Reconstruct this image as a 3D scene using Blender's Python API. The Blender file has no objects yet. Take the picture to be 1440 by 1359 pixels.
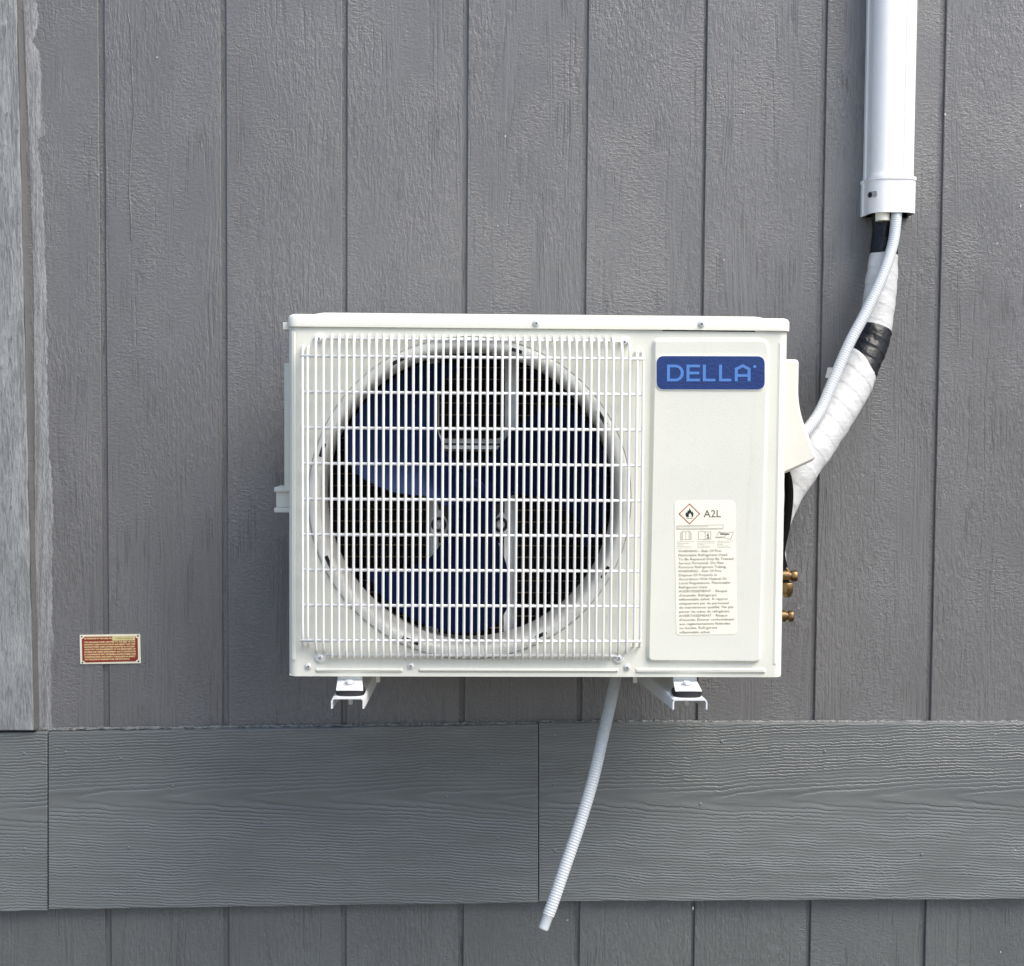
import bpy, bmesh, math, random
from mathutils import Vector, Matrix
random.seed(7)
R = math.radians
SC = bpy.context.scene
COL = SC.collection

# ------------------------------------------------------------------ camera
CAM_DIST, CAM_Z = 2.3144, 1.20
PITCH, YAW, ROLL, FPX = 0.0499, 0.0270, 0.0072, 1900.0
cam_d = bpy.data.cameras.new('camera')
cam_d.sensor_fit = 'HORIZONTAL'
cam_d.sensor_width = 36.0
cam_d.lens = FPX / 1440.0 * 36.0
cam_d.clip_start = 0.05
cam_d.clip_end = 500.0
cam = bpy.data.objects.new('camera', cam_d)
COL.objects.link(cam)
CM = (Matrix.Rotation(-YAW, 3, 'Z') @ Matrix.Rotation(math.pi/2 - PITCH, 3, 'X') @ Matrix.Rotation(ROLL, 3, 'Z'))
cam.matrix_world = Matrix.Translation((0, -CAM_DIST, CAM_Z)) @ CM.to_4x4()
SC.camera = cam

# ------------------------------------------------------------------ sky, sun, exposure
SUN_EL, SUN_AZ = R(52), R(128)          # azimuth measured from +Y (into the wall) towards +X
world = bpy.data.worlds.new('World')
SC.world = world
world.use_nodes = True
wn = world.node_tree.nodes
sky = wn.new('ShaderNodeTexSky')
sky.sky_type = 'NISHITA'
sky.sun_disc = False
sky.sun_elevation = SUN_EL
sky.sun_rotation = SUN_AZ
sky.air_density = 1.0
sky.dust_density = 2.5
sky.ozone_density = 1.0
world.node_tree.links.new(sky.outputs[0], wn['Background'].inputs[0])
wn['Background'].inputs[1].default_value = 0.11
sun_d = bpy.data.lights.new('sun', 'SUN')
sun_d.energy = 1.6
sun_d.angle = R(40)
sun_d.color = (1.0, 0.955, 0.88)
sun = bpy.data.objects.new('sun', sun_d)
COL.objects.link(sun)
to_sun = Vector((math.sin(SUN_AZ)*math.cos(SUN_EL), math.cos(SUN_AZ)*math.cos(SUN_EL), math.sin(SUN_EL)))
sun.rotation_euler = to_sun.to_track_quat('Z', 'Y').to_euler()
sun.location = (2, -4, 5)
SC.view_settings.view_transform = 'Standard'
SC.view_settings.look = 'None'
SC.view_settings.gamma = 1.0
SC.view_settings.use_curve_mapping = False
SC.view_settings.exposure = 1.12

# ------------------------------------------------------------------ helpers: measuring
def P(x, y, d=0.0):
    """the point at distance d in front of the wall that the photograph shows at (x, y)"""
    v = CM @ Vector(((x-720)/FPX, -(y-679.5)/FPX, -1.0))
    t = (CAM_DIST - d) / v.y
    return Vector((v.x*t, -d, CAM_Z + v.z*t))

def catmull(pts, n=8):
    pts = [Vector(p) for p in pts]
    q = [pts[0]*2 - pts[1]] + pts + [pts[-1]*2 - pts[-2]]
    out = []
    for i in range(1, len(q)-2):
        a, b, c, d = q[i-1], q[i], q[i+1], q[i+2]
        for k in range(n):
            t = k/n
            out.append(0.5*((2*b) + (c-a)*t + (2*a-5*b+4*c-d)*t*t + (3*b-a-3*c+d)*t**3))
    out.append(pts[-1])
    return out

def resample(path, step):
    out = [path[0].copy()]; acc = 0.0
    for a, b in zip(path[:-1], path[1:]):
        L = (b-a).length
        if L < 1e-9: continue
        t = step - acc
        while t <= L:
            out.append(a + (b-a)*(t/L)); t += step
        acc = L - (t - step)
    return out

def rquad(c, r, n=5):
    """rounded polygon (list of 2-D points) from corners"""
    out = []
    m = len(c)
    for i in range(m):
        p0, p1, p2 = Vector(c[i-1]), Vector(c[i]), Vector(c[(i+1) % m])
        rr = r[i] if isinstance(r, (list, tuple)) else r
        a = (p0-p1).normalized(); b = (p2-p1).normalized()
        for k in range(n+1):
            t = k/n
            s, e = p1 + a*rr, p1 + b*rr
            out.append(((1-t)**2)*s + 2*t*(1-t)*p1 + t*t*e)
    return out

def rrect(x0, z0, x1, z1, r, n=5):
    return rquad([(x0, z0), (x1, z0), (x1, z1), (x0, z1)], r, n)

# ------------------------------------------------------------------ helpers: meshes
class MB:
    def __init__(s): s.v = []; s.f = []
    def add(s, verts, faces):
        o = len(s.v)
        s.v += [Vector(p) for p in verts]
        s.f += [[i+o for i in f] for f in faces]
        return s
    def box(s, x0, x1, y0, y1, z0, z1, m=None):
        vs = [Vector((x, y, z)) for x in (x0, x1) for y in (y0, y1) for z in (z0, z1)]
        if m: vs = [m @ v for v in vs]
        return s.add(vs, [(0,1,3,2), (4,6,7,5), (0,4,5,1), (2,3,7,6), (0,2,6,4), (1,5,7,3)])
    def hull(s, rings, cap0=True, cap1=True):
        """loft closed rings of equal length"""
        n = len(rings[0]); vs = [p for r in rings for p in r]; fs = []
        for k in range(len(rings)-1):
            for i in range(n):
                j = (i+1) % n
                fs.append((k*n+i, k*n+j, (k+1)*n+j, (k+1)*n+i))
        if cap0: fs.append(tuple(range(n))[::-1])
        if cap1: fs.append(tuple(range((len(rings)-1)*n, len(rings)*n)))
        return s.add(vs, fs)
    def prism(s, pts, y0, y1, bev=0.0):
        """2-D (x,z) outline pushed from y0 (back) to y1 (front)"""
        if bev:
            c = Vector((sum(p[0] for p in pts)/len(pts), sum(p[1] for p in pts)/len(pts)))
            w = max((Vector(p)-c).length for p in pts)
            ins = inset(pts, bev)
            sg = 1 if y1 > y0 else -1
            return s.hull([[(p[0], y0, p[1]) for p in pts], [(p[0], y1-sg*bev, p[1]) for p in pts],
                           [(p[0]*.3+q[0]*.7, y1-sg*bev*.3, p[1]*.3+q[1]*.7) for p, q in zip(pts, ins)],
                           [(p[0], y1, p[1]) for p in ins]])
        return s.hull([[(p[0], y0, p[1]) for p in pts], [(p[0], y1, p[1]) for p in pts]])
    def flat(s, pts, y):
        return s.add([(p[0], y, p[1]) for p in pts], [tuple(range(len(pts)))])
    def tube(s, path, rad, n=8, squash=None, caps=True, shift=None):
        """rad: number or f(i, angle, s)"""
        rings = []; up = None; L = 0.0
        for i, p in enumerate(path):
            a = path[max(i-1, 0)]; b = path[min(i+1, len(path)-1)]
            t = (b-a).normalized()
            if i: L += (p-path[i-1]).length
            if up is None:
                up = Vector((0, -1, 0)) if abs(t.y) < .9 else Vector((0, 0, 1))
            u = (up - t*up.dot(t)).normalized(); up = u
            w = t.cross(u)
            ring = []
            for k in range(n):
                an = 2*math.pi*k/n
                r = rad(i, an, L) if callable(rad) else rad
                sq = squash if squash else 1.0
                ring.append(p + u*(math.cos(an)*r*sq) + w*(math.sin(an)*r) + (t*shift(i, an) if shift else Vector()))
            rings.append(ring)
        return s.hull(rings, caps, caps)
    def lathe(s, prof, c, axis='y', n=32, a0=0, a1=2*math.pi, capped=False):
        """prof: (radius, offset along the axis)"""
        full = abs(a1-a0-2*math.pi) < 1e-6
        m = n if full else n+1
        vs = []; fs = []
        c = Vector(c)
        for r, h in prof:
            for k in range(m):
                an = a0 + (a1-a0)*k/n
                ca, sa = math.cos(an)*r, math.sin(an)*r
                vs.append(c + (Vector((ca, h, sa)) if axis == 'y' else Vector((ca, sa, h)) if axis == 'z' else Vector((h, ca, sa))))
        for j in range(len(prof)-1):
            for k in range(n):
                k2 = (k+1) % m
                fs.append((j*m+k, j*m+k2, (j+1)*m+k2, (j+1)*m+k))
        if capped:
            fs.append(tuple(range(m))[::-1]); fs.append(tuple((len(prof)-1)*m + i for i in range(m)))
        return s.add(vs, fs)
    def build(s, name, mat, parent=None, bevel=0.0, seg=2, smooth=35, loc=None, flat_over=9.0):
        me = bpy.data.meshes.new(name)
        org = Vector(loc) if loc is not None else (WORG[parent] if parent else Vector((0, 0, 0)))
        bm = bmesh.new()
        vs = [bm.verts.new(p - org) for p in s.v]
        for f in s.f:
            try: bm.faces.new([vs[i] for i in f])
            except ValueError: pass
        bmesh.ops.remove_doubles(bm, verts=bm.verts, dist=1e-6)
        bmesh.ops.recalc_face_normals(bm, faces=bm.faces)
        if bevel:
            es = [e for e in bm.edges if len(e.link_faces) == 2 and e.calc_face_angle(0) > R(40)]
            bmesh.ops.bevel(bm, geom=es, offset=bevel, segments=seg, profile=.6, affect='EDGES', clamp_overlap=True)
        big = [len(f.verts) > 4 or f.calc_area() > flat_over for f in bm.faces]
        bm.to_mesh(me); bm.free()
        if smooth:
            me.shade_smooth()
            me.set_sharp_from_angle(angle=R(smooth))
            me.polygons.foreach_set('use_smooth', [not b for b in big])
        me.materials.append(mat)
        o = bpy.data.objects.new(name, me)
        COL.objects.link(o)
        if parent:
            o.parent = parent
            o.location = org - WORG[parent]
        else:
            o.location = org
        WORG[o] = org
        return o

WORG = {}
def inset(pts, d):
    n = len(pts); out = []
    ar = sum(pts[i][0]*pts[(i+1) % n][1] - pts[(i+1) % n][0]*pts[i][1] for i in range(n))
    sg = 1 if ar > 0 else -1
    for i in range(n):
        a, b, c = Vector(pts[i-1]), Vector(pts[i]), Vector(pts[(i+1) % n])
        t = (c-a)
        if t.length < 1e-9: out.append(b); continue
        t.normalize()
        out.append(b + Vector((-t.y, t.x))*d*sg)
    return out

def thing(name, label, cat, loc, group=None):
    o = bpy.data.objects.new(name, None)
    COL.objects.link(o)
    o.empty_display_size = .05
    o.location = loc
    WORG[o] = Vector(loc)
    return tag(o, label, cat, group)

def tag(o, label, cat, group=None):
    o['label'] = label; o['category'] = cat
    if group: o['group'] = group
    return o

def dup(src, parent, world_loc, name=None):
    o = src.copy()
    if name: o.name = name
    COL.objects.link(o)
    o.parent = parent
    o.location = Vector(world_loc) - WORG[parent]
    WORG[o] = Vector(world_loc)
    return o

def text_geo(txt, x, z, y, width=None, height=None, size=.01, bold=0.0, rot=0.0, align='LEFT'):
    """flat lettering standing in an x-z plane; returns an MB"""
    cu = bpy.data.curves.new('lettering', 'FONT')
    cu.body = txt; cu.size = size; cu.align_x = align; cu.offset = bold; cu.resolution_u = 3
    ob = bpy.data.objects.new('lettering', cu)
    me = ob.to_mesh()
    vs = [v.co.copy() for v in me.vertices]; fs = [tuple(p.vertices) for p in me.polygons]
    ob.to_mesh_clear()
    bpy.data.objects.remove(ob); bpy.data.curves.remove(cu)
    mb = MB()
    if not vs: return mb
    x0 = min(v.x for v in vs); x1 = max(v.x for v in vs); y1 = max(v.y for v in vs)
    sx = width/(x1-x0) if width else 1.0
    sy = height/y1 if height else sx if not width else 1.0
    if align == 'LEFT': base = x0
    else: base = 0
    c, s = math.cos(rot), math.sin(rot)
    out = []
    for v in vs:
        a, b = (v.x-base)*sx, v.y*sy
        out.append((x + a*c - b*s, y, z + a*s + b*c))
    return mb.add(out, fs)

# ------------------------------------------------------------------ helpers: materials
class G:
    def __init__(s, name):
        s.m = bpy.data.materials.new(name); s.m.use_nodes = True
        s.t = s.m.node_tree; s.b = s.t.nodes['Principled BSDF']
    def n(s, typ, ins=None, **props):
        nd = s.t.nodes.new('ShaderNode'+typ)
        for k, v in props.items(): setattr(nd, k, v)
        for k, v in (ins or {}).items(): s.put(nd.inputs[k], v)
        return nd
    def put(s, sock, v):
        if isinstance(v, bpy.types.NodeSocket): s.t.links.new(v, sock)
        elif isinstance(v, bpy.types.Node): s.t.links.new(v.outputs[0], sock)
        else: sock.default_value = v
    def ma(s, op, a, b=0.0, c=0.0, clamp=False):
        nd = s.n('Math', {0: a, 1: b, 2: c}, operation=op, use_clamp=clamp); return nd.outputs[0]
    def add(s, a, b): return s.ma('ADD', a, b)
    def mul(s, a, b): return s.ma('MULTIPLY', a, b)
    def sub(s, a, b): return s.ma('SUBTRACT', a, b)
    def ramp(s, v, a, b, lo=0.0, hi=1.0):
        nd = s.n('MapRange', {0: v, 1: a, 2: b, 3: lo, 4: hi}, interpolation_type='SMOOTHSTEP'); return nd.outputs[0]
    def coord(s, which='Object'):
        return s.n('TexCoord').outputs[which]
    def xyz(s, vec):
        nd = s.n('SeparateXYZ', {0: vec}); return nd.outputs
    def comb(s, x, y, z): return s.n('CombineXYZ', {0: x, 1: y, 2: z}).outputs[0]
    def noise(s, vec, scale, detail=2.0, rough=.5, dist=0.0):
        nd = s.n('TexNoise', {'Vector': vec, 'Scale': scale, 'Detail': detail, 'Roughness': rough, 'Distortion': dist}); return nd.outputs[0]
    def scaled(s, vec, sx, sy, sz, off=None):
        v = s.n('VectorMath', {0: vec, 1: (sx, sy, sz)}, operation='MULTIPLY').outputs[0]
        if off is not None: v = s.n('VectorMath', {0: v, 1: off}, operation='ADD').outputs[0]
        return v
    def mix(s, f, a, b):
        nd = s.n('Mix', data_type='RGBA')
        s.put(nd.inputs[0], f); s.put(nd.inputs[6], a); s.put(nd.inputs[7], b)
        return nd.outputs[2]
    def bump(s, h, dist, strength=1.0, normal=None):
        nd = s.n('Bump', {'Height': h, 'Distance': dist, 'Strength': strength})
        if normal is not None: s.put(nd.inputs['Normal'], normal)
        return nd.outputs[0]
    def set(s, **k):
        names = dict(color='Base Color', rough='Roughness', metal='Metallic', normal='Normal', spec='Specular IOR Level', coat='Coat Weight', coat_rough='Coat Roughness')
        for a, v in k.items(): s.put(s.b.inputs[names[a]], v)
        return s

def plain(name, col, rough=.5, metal=0.0, var=.06, scale=40, bump=0.0, bscale=300, spec=.5):
    g = G(name); c = g.coord()
    nz = g.noise(c, scale, 3)
    lo = tuple(x*(1-var) for x in col)+(1,); hi = tuple(min(1, x*(1+var)) for x in col)+(1,)
    g.set(color=g.mix(g.ramp(nz, .3, .7), lo, hi), rough=rough, metal=metal, spec=spec)
    if bump: g.set(normal=g.bump(g.noise(c, bscale, 2), bump))
    return g.m

# ---- siding: painted rough sawn plywood, vertical grain and saw marks
def siding_material(name, lo, hi, pit):
    g = G(name)
    rnd = g.n('ObjectInfo').outputs['Random']
    off = g.comb(g.mul(rnd, 37.0), 0.0, g.mul(rnd, 91.0))
    co = g.n('VectorMath', {0: g.coord(), 1: off}, operation='ADD').outputs[0]
    # gentle wandering of the grain
    wob = g.sub(g.noise(g.scaled(co, 6, 1, 2.2), 1.0, 2), .5)
    x, y, z = g.xyz(co)
    xw = g.add(x, g.mul(wob, .035))
    cw = g.comb(xw, y, z)
    # patch masks
    col_mask = g.noise(g.scaled(cw, 16, 1, .9), 1.0, 2, .6)
    patch = g.noise(g.scaled(co, 9, 1, 5), 1.0, 2, .6)
    mA = g.ramp(col_mask, .48, .64)
    mB = g.ramp(patch, .34, .70)
    # vertical ridges, torn grain with crisp edges
    vg = g.ramp(g.noise(g.scaled(cw, 260, 1, 8), 1.0, 3, .6), .40, .60)
    vg2 = g.noise(g.scaled(cw, 150, 1, 4), 1.0, 2, .5)
    # short horizontal saw chatter
    ch = g.ramp(g.noise(g.scaled(co, 105, 1, 240), 1.0, 4, .62, .5), .42, .60)
    # crinkles
    cr = g.ramp(g.noise(g.scaled(co, 250, 1, 215), 1.0, 3, .6, .9), .36, .64)
    # grain arches: hyperbolic lines around a drifting centre line
    cen = g.sub(g.ma('FRACT', g.mul(xw, 4.6)), .5)
    F = g.add(g.ma('SQRT', g.add(g.mul(g.mul(cen, cen), 1.0), .004)), g.mul(z, .5))
    F = g.add(F, g.mul(g.noise(g.scaled(co, 30, 1, 30), 1.0, 2), .05))
    ln = g.ma('PINGPONG', g.mul(F, 24.0), .5)
    arch = g.ramp(ln, 0.0, .16)                              # 0 on a line
    mC = g.ramp(g.noise(g.scaled(co, 7, 1, 1.7, (5.2, 0, 3.3)), 1.0, 2), .56, .68)
    brk = g.ramp(g.noise(g.scaled(co, 60, 1, 60, (9, 0, 1)), 1.0, 2), .42, .58)
    arch = g.mul(g.sub(arch, 1.0), g.mul(mC, brk))
    # sparse vertical cracks
    vc = g.noise(g.scaled(cw, 95, 1, 1.4, (3, 0, 8)), 1.0, 2, .5)
    crack = g.mul(g.ramp(g.ma('ABSOLUTE', g.sub(vc, .5)), 0.0, .018, -1.0, 0.0), g.ramp(g.noise(g.scaled(co, 25, 1, 9, (1, 0, 7)), 1.0, 2), .52, .62))
    # pimples and pits
    vo = g.n('TexVoronoi', {'Vector': g.scaled(co, 1, .2, 1), 'Scale': 46.0, 'Randomness': 1.0})
    pim = g.mul(g.ramp(vo.outputs['Distance'], .05, .12, 1.0, 0.0), g.ramp(g.xyz(vo.outputs['Color'])[0], .80, .82))
    notA = g.sub(1.0, mA)
    # bark-like torn grain, longer than it is wide
    bk = g.ramp(g.noise(g.scaled(cw, 190, 1, 54), 1.0, 4, .62, .5), .42, .60)
    mD = g.ramp(g.noise(g.scaled(co, 5.5, 1, 3.2, (2.1, 0, 6.4)), 1.0, 2), .42, .60)
    # long grain lines: contours of a stretched field
    cf = g.noise(g.scaled(cw, 17, 1, .95, (4, 0, 2)), 1.0, 2, .45)
    cf = g.add(g.mul(cf, 11.0), g.mul(g.noise(g.scaled(co, 90, 1, 60), 1.0, 2), .35))
    cl_ = g.ma('FRACT', cf)
    grain = g.mul(g.ramp(cl_, 0.0, .22), g.ramp(cl_, .72, 1.0, 1.0, 0.0))
    mE = g.mul(g.ramp(g.noise(g.scaled(co, 11, 1, 1.6, (7, 0, 1)), 1.0, 2), .50, .64), g.ramp(g.noise(g.scaled(co, 38, 1, 30), 1.0, 2), .36, .56))
    peb = g.mul(g.mul(ch, notA), g.add(g.mul(mB, .42), .14))
    h = g.add(g.mul(g.mul(vg, mA), .50), g.mul(peb, g.sub(1.0, g.mul(mD, .7))))
    h = g.add(h, g.mul(g.mul(bk, mD), .62))
    h = g.add(h, g.mul(g.sub(grain, 1.0), g.mul(mE, .75)))
    h = g.add(h, g.mul(vg2, .25))
    h = g.add(h, g.mul(g.mul(cr, g.add(g.mul(mB, .30), .28)), .50))
    h = g.add(h, g.mul(arch, .45)); h = g.add(h, g.mul(crack, .8)); h = g.add(h, g.mul(pim, .40))
    # colour: even paint with weathered cloudiness
    cl = g.noise(g.scaled(co, 5, 1, 2.2), 1.0, 4, .6)
    base = g.mix(g.ramp(cl, .3, .7), lo, hi)
    relief_tone = g.ramp(h, .0, .75)
    base = g.mix(g.mul(g.sub(1.0, relief_tone), .42), base, pit)  # base colour goes darker in the low parts of the relief
    spk = g.n('TexVoronoi', {'Vector': g.scaled(co, 1, .2, 1), 'Scale': 14.0})
    sp = g.mul(g.ramp(spk.outputs['Distance'], .012, .03, 1.0, 0.0), g.ramp(g.xyz(spk.outputs['Color'])[1], .78, .80))
    base = g.mix(sp, base, (.45, .46, .47, 1))
    g.set(color=base, rough=g.add(.34, g.mul(cr, .06)), spec=.85, normal=g.bump(h, .00082, .95))
    return g.m

# ---- trim: painted cement board with raised cedar grain running along it
def trim_material():
    g = G('trim_paint')
    rnd = g.n('ObjectInfo').outputs['Random']
    off = g.comb(g.mul(rnd, 7.0), 0.0, 0.0)
    co = g.n('VectorMath', {0: g.coord(), 1: off}, operation='ADD').outputs[0]
    x, y, z = g.xyz(co)
    drift = g.mul(g.sub(g.noise(g.scaled(co, 2.2, 1, 0), 1.0, 2), .5), .035)
    wig = g.mul(g.sub(g.noise(g.scaled(co, 16, 1, 26), 1.0, 3, .6), .5), .011)
    fine = g.mul(g.sub(g.noise(g.scaled(co, 110, 1, 70), 1.0, 3, .65), .5), .0050)
    zc = g.add(g.add(g.add(z, drift), wig), fine)            # local z = 0 at the heart of the grain
    d = g.ma('SQRT', g.add(g.mul(zc, zc), .0007))
    F = g.mul(g.sub(d, g.mul(x, .034)), 205.0)
    saw = g.ma('FRACT', F)
    ridge = g.mul(g.ramp(saw, 0.0, .55), g.ramp(saw, .80, 1.0, 1.0, 0.0))
    amp = g.ramp(g.noise(g.scaled(co, 7, 1, 40), 1.0, 3), .30, .68, .22, 1.0)
    nz = g.noise(g.scaled(co, 120, 1, 420), 1.0, 2)
    vo = g.n('TexVoronoi', {'Vector': g.scaled(co, 1, .2, 1), 'Scale': 26.0})
    pit = g.mul(g.ramp(vo.outputs['Distance'], .04, .08, -1.0, 0.0), g.ramp(g.xyz(vo.outputs['Color'])[0], .80, .82))
    h = g.add(g.add(g.mul(ridge, amp), g.mul(nz, .25)), g.mul(pit, .8))
    cl = g.noise(g.scaled(co, 3, 1, 9), 1.0, 4, .6)
    base = g.mix(g.ramp(cl, .3, .7), (.143, .154, .152, 1), (.168, .179, .176, 1))
    base = g.mix(g.mul(g.sub(1.0, ridge), .16), base, (.085, .094, .098, 1))
    g.set(color=base, rough=.36, spec=.9, normal=g.bump(h, .00085, .9))
    return g.m

# ---- corner board: chalky, weathered pale paint
def weathered_material():
    g = G('weathered_paint')
    co = g.coord()
    n1 = g.noise(g.scaled(co, 40, 40, 7), 1.0, 4, .65)
    n2 = g.noise(g.scaled(co, 280, 280, 34), 1.0, 4, .65, .8)
    n3 = g.noise(g.scaled(co, 34, 34, 24), 1.0, 3, .6, 1.2)
    f = g.ramp(g.add(g.mul(n1, .42), g.mul(n2, .58)), .36, .64)
    base = g.mix(f, (.17, .178, .18, 1), (.37, .382, .378, 1))
    dark = g.mul(g.ramp(n2, .56, .64), g.ramp(n3, .46, .6))
    base = g.mix(g.mul(dark, .75), base, (.085, .09, .095, 1))
    g.set(color=base, rough=.75, normal=g.bump(g.add(n2, g.mul(n3, .8)), .0022, .9))
    return g.m

def caulk_material():
    g = G('caulk_smear')
    co = g.coord()
    n1 = g.noise(g.scaled(co, 150, 1, 9), 1.0, 4, .7)
    n2 = g.noise(g.scaled(co, 400, 1, 90), 1.0, 3, .6, .5)
    f = g.ramp(g.add(g.mul(n1, .65), g.mul(n2, .35)), .40, .60)
    g.set(color=g.mix(f, (.19, .195, .20, 1), (.33, .34, .345, 1)), rough=.7, normal=g.bump(n2, .0016))
    return g.m

def sheet_metal(name, col, peel=.00018):
    g = G(name); co = g.coord()
    nz = g.noise(co, 9, 3); pe = g.noise(co, 420, 2)
    dust = g.ramp(g.noise(co, 60, 5, .7), .55, .8)
    lo = tuple(c*.965 for c in col)+(1,)
    base = g.mix(g.ramp(nz, .3, .7), lo, tuple(col)+(1,))
    streak = g.ramp(g.noise(g.scaled(co, 46, 46, 3.0), 1.0, 4, .65), .56, .74)
    base = g.mix(g.add(g.mul(dust, .13), g.mul(streak, .15)), base, (.52, .50, .43, 1))
    g.set(color=base, rough=g.add(.33, g.mul(nz, .1)), normal=g.bump(pe, peel))
    return g.m

M = {}
M['siding'] = siding_material('siding_paint', (.149, .147, .147, 1), (.175, .172, .172, 1), (.104, .101, .100, 1))
M['siding_low'] = siding_material('lower_siding_paint', (.126, .135, .134, 1), (.147, .157, .155, 1), (.090, .096, .095, 1))
M['trim'] = trim_material()
M['weather'] = weathered_material()
M['caulk'] = caulk_material()
M['bead'] = plain('painted_caulk', (.19, .195, .19), .6, var=.35, scale=160, bump=.002, bscale=260)
M['bead_pale'] = plain('pale_fleck', (.72, .72, .70), .7)
M['white'] = sheet_metal('white_painted_steel', (.80, .797, .70))
M['wire'] = plain('white_coated_wire', (.84, .84, .81), .3, var=.03)
M['ring'] = sheet_metal('white_moulded_ring', (.80, .797, .73))
M['cover'] = plain('white_plastic', (.75, .74, .67), .45, var=.02, bump=.0001)
M['pvc'] = plain('white_pvc', (.93, .93, .92), .25, var=.015)
M['galv'] = plain('bracket_paint', (.74, .76, .77), .38, var=.04)
M['opening_shade'] = plain('opening_shade', (.012, .012, .012), .8)  # near black, shade inside small openings given as a colour
M['black'] = plain('black_tape', (.006, .007, .009), .34, bump=.003, bscale=60, spec=.35)
M['rubber'] = plain('black_rubber', (.014, .014, .016), .55)
M['foam'] = plain('black_foam', (.004, .004, .004), .9, spec=.1)
M['steel'] = plain('zinc_steel', (.70, .71, .71), .35, metal=.4, var=.1)
M['screw'] = plain('screw_zinc', (.78, .78, .75), .38, metal=.12, var=.08)
M['brass'] = plain('brass', (.19, .125, .062), .36, metal=.9, var=.2, scale=90)
M['fan'] = plain('navy_fan_plastic', (.0014, .0032, .022), .30, var=.10, spec=.40)
fb = M['fan'].node_tree.nodes['Principled BSDF']; fb.inputs['Specular Tint'].default_value = (.24, .40, 1.0, 1)
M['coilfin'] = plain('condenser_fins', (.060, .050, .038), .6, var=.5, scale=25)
M['copper'] = plain('condenser_tube', (.58, .44, .29), .45, metal=.15, var=.4, scale=18)
M['inner'] = plain('inner_steel', (.05, .05, .055), .5, metal=.2)
M['rail'] = plain('motor_mount_steel', (.88, .89, .87), .4, metal=.1, var=.12)
M['slot'] = plain('slot_shade', (.42, .43, .45), .5)
M['navy'] = None
M['logo'] = plain('logo_blue', (.085, .23, .60), .35, var=.03)
M['outline'] = plain('badge_edge', (.86, .865, .83), .3, var=.01)
M['paper'] = plain('label_paper', (.95, .92, .77), .5, var=.015)
M['ink'] = plain('label_ink', (.13, .12, .09), .6)
M['inkblack'] = plain('label_black', (.015, .015, .013), .6)
M['inkred'] = plain('label_red', (.46, .095, .045), .5)
M['plate'] = plain('plate_cream', (.93, .88, .68), .35, var=.05)
M['platered'] = plain('plate_red', (.27, .034, .024), .35, var=.08)
M['gold'] = plain('plate_gold', (.98, .74, .36), .4, var=.08)
M['sticker'] = plain('sticker_yellow', (.78, .68, .30), .5, var=.05)
M['mark'] = plain('sticker_mark', (.32, .29, .15), .6)
def navy_badge():
    g = G('badge_navy'); co = g.coord()
    n = g.noise(co, 260, 3, .6)
    g.set(color=g.mix(g.ramp(n, .3, .7), (.009, .036, .165, 1), (.011, .043, .195, 1)), rough=.16, normal=g.bump(g.noise(co, 340, 3), .0003))
    return g.m
M['navy'] = navy_badge()
def hose_material():
    g = G('corrugated_hose')
    g.set(color=(.56, .59, .61, 1), rough=.42)
    g.put(g.b.inputs['Subsurface Weight'], .12); g.b.inputs['Subsurface Radius'].default_value = (.004, .005, .006)
    return g.m
M['hose'] = hose_material()
def tape_material():
    g = G('white_tape'); co = g.coord()
    n = g.noise(co, 34, 4, .6); f = g.noise(g.scaled(co, 40, 40, 190), 1.0, 3, .6)
    g.set(color=g.mix(g.ramp(n, .3, .75), (.49, .495, .49, 1), (.58, .59, .595, 1)), rough=.42, normal=g.bump(g.add(n, g.mul(f, .35)), .0026, .7))
    return g.m
M['tape'] = tape_material()
def ground_material():
    g = G('gravel'); co = g.coord()
    n = g.noise(co, 30, 5, .7); v = g.n('TexVoronoi', {'Vector': co, 'Scale': 55.0})
    g.set(color=g.mix(g.ramp(n, .3, .7), (.11, .098, .082, 1), (.19, .172, .148, 1)), rough=.9, normal=g.bump(v.outputs['Distance'], .02))
    return g.m

# ------------------------------------------------------------------ the ground (just below the frame)
gm = MB(); gm.add([(-60, -60, 0), (60, -60, 0), (60, 60, 0), (-60, 60, 0)], [(0, 1, 2, 3)])
gr = gm.build('ground', ground_material(), None, smooth=0); gr['kind'] = 'structure'

# ------------------------------------------------------------------ the wall
PITCHB, X0G = 0.2032, -0.6311
wall = thing('siding_wall', 'grey painted timber house wall with vertical grooved boards and horizontal skirt trim', 'wall', (0, 0, 0))
gw = {0: .0098, 1: .0094, 2: .0086, 3: .0094, 4: .0090, 5: .0058, 6: .0086, 7: .0100}
TOPZ = 2.55
ZSPLIT = P(720, 1150, 0).z            # upper and lower sheets meet behind the skirt trim
kmin, kmax = -3, 12
for k in range(kmin, kmax):
    a = X0G + k*PITCHB + gw.get(k, .0098)/2
    b = X0G + (k+1)*PITCHB - gw.get(k+1, .0098)/2
    dy = random.uniform(-.0006, .0006)
    for z0, z1, mt in ((ZSPLIT+.0015, TOPZ, 'siding'), (.05, ZSPLIT-.0015, 'siding_low')):
        mb = MB(); mb.box(a, b, 0, .0056, z0, z1)
        mb.build('siding_board', M[mt], wall, bevel=.0011, seg=1, smooth=0, loc=((a+b)/2, dy, z0))
for z0, z1, mt in ((ZSPLIT, TOPZ, 'siding'), (.02, ZSPLIT, 'siding_low')):
    mb = MB(); mb.box(X0G+kmin*PITCHB, X0G+kmax*PITCHB, .0050, .11, z0, z1)
    mb.build('backing_sheet', M[mt], wall, smooth=0)

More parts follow.
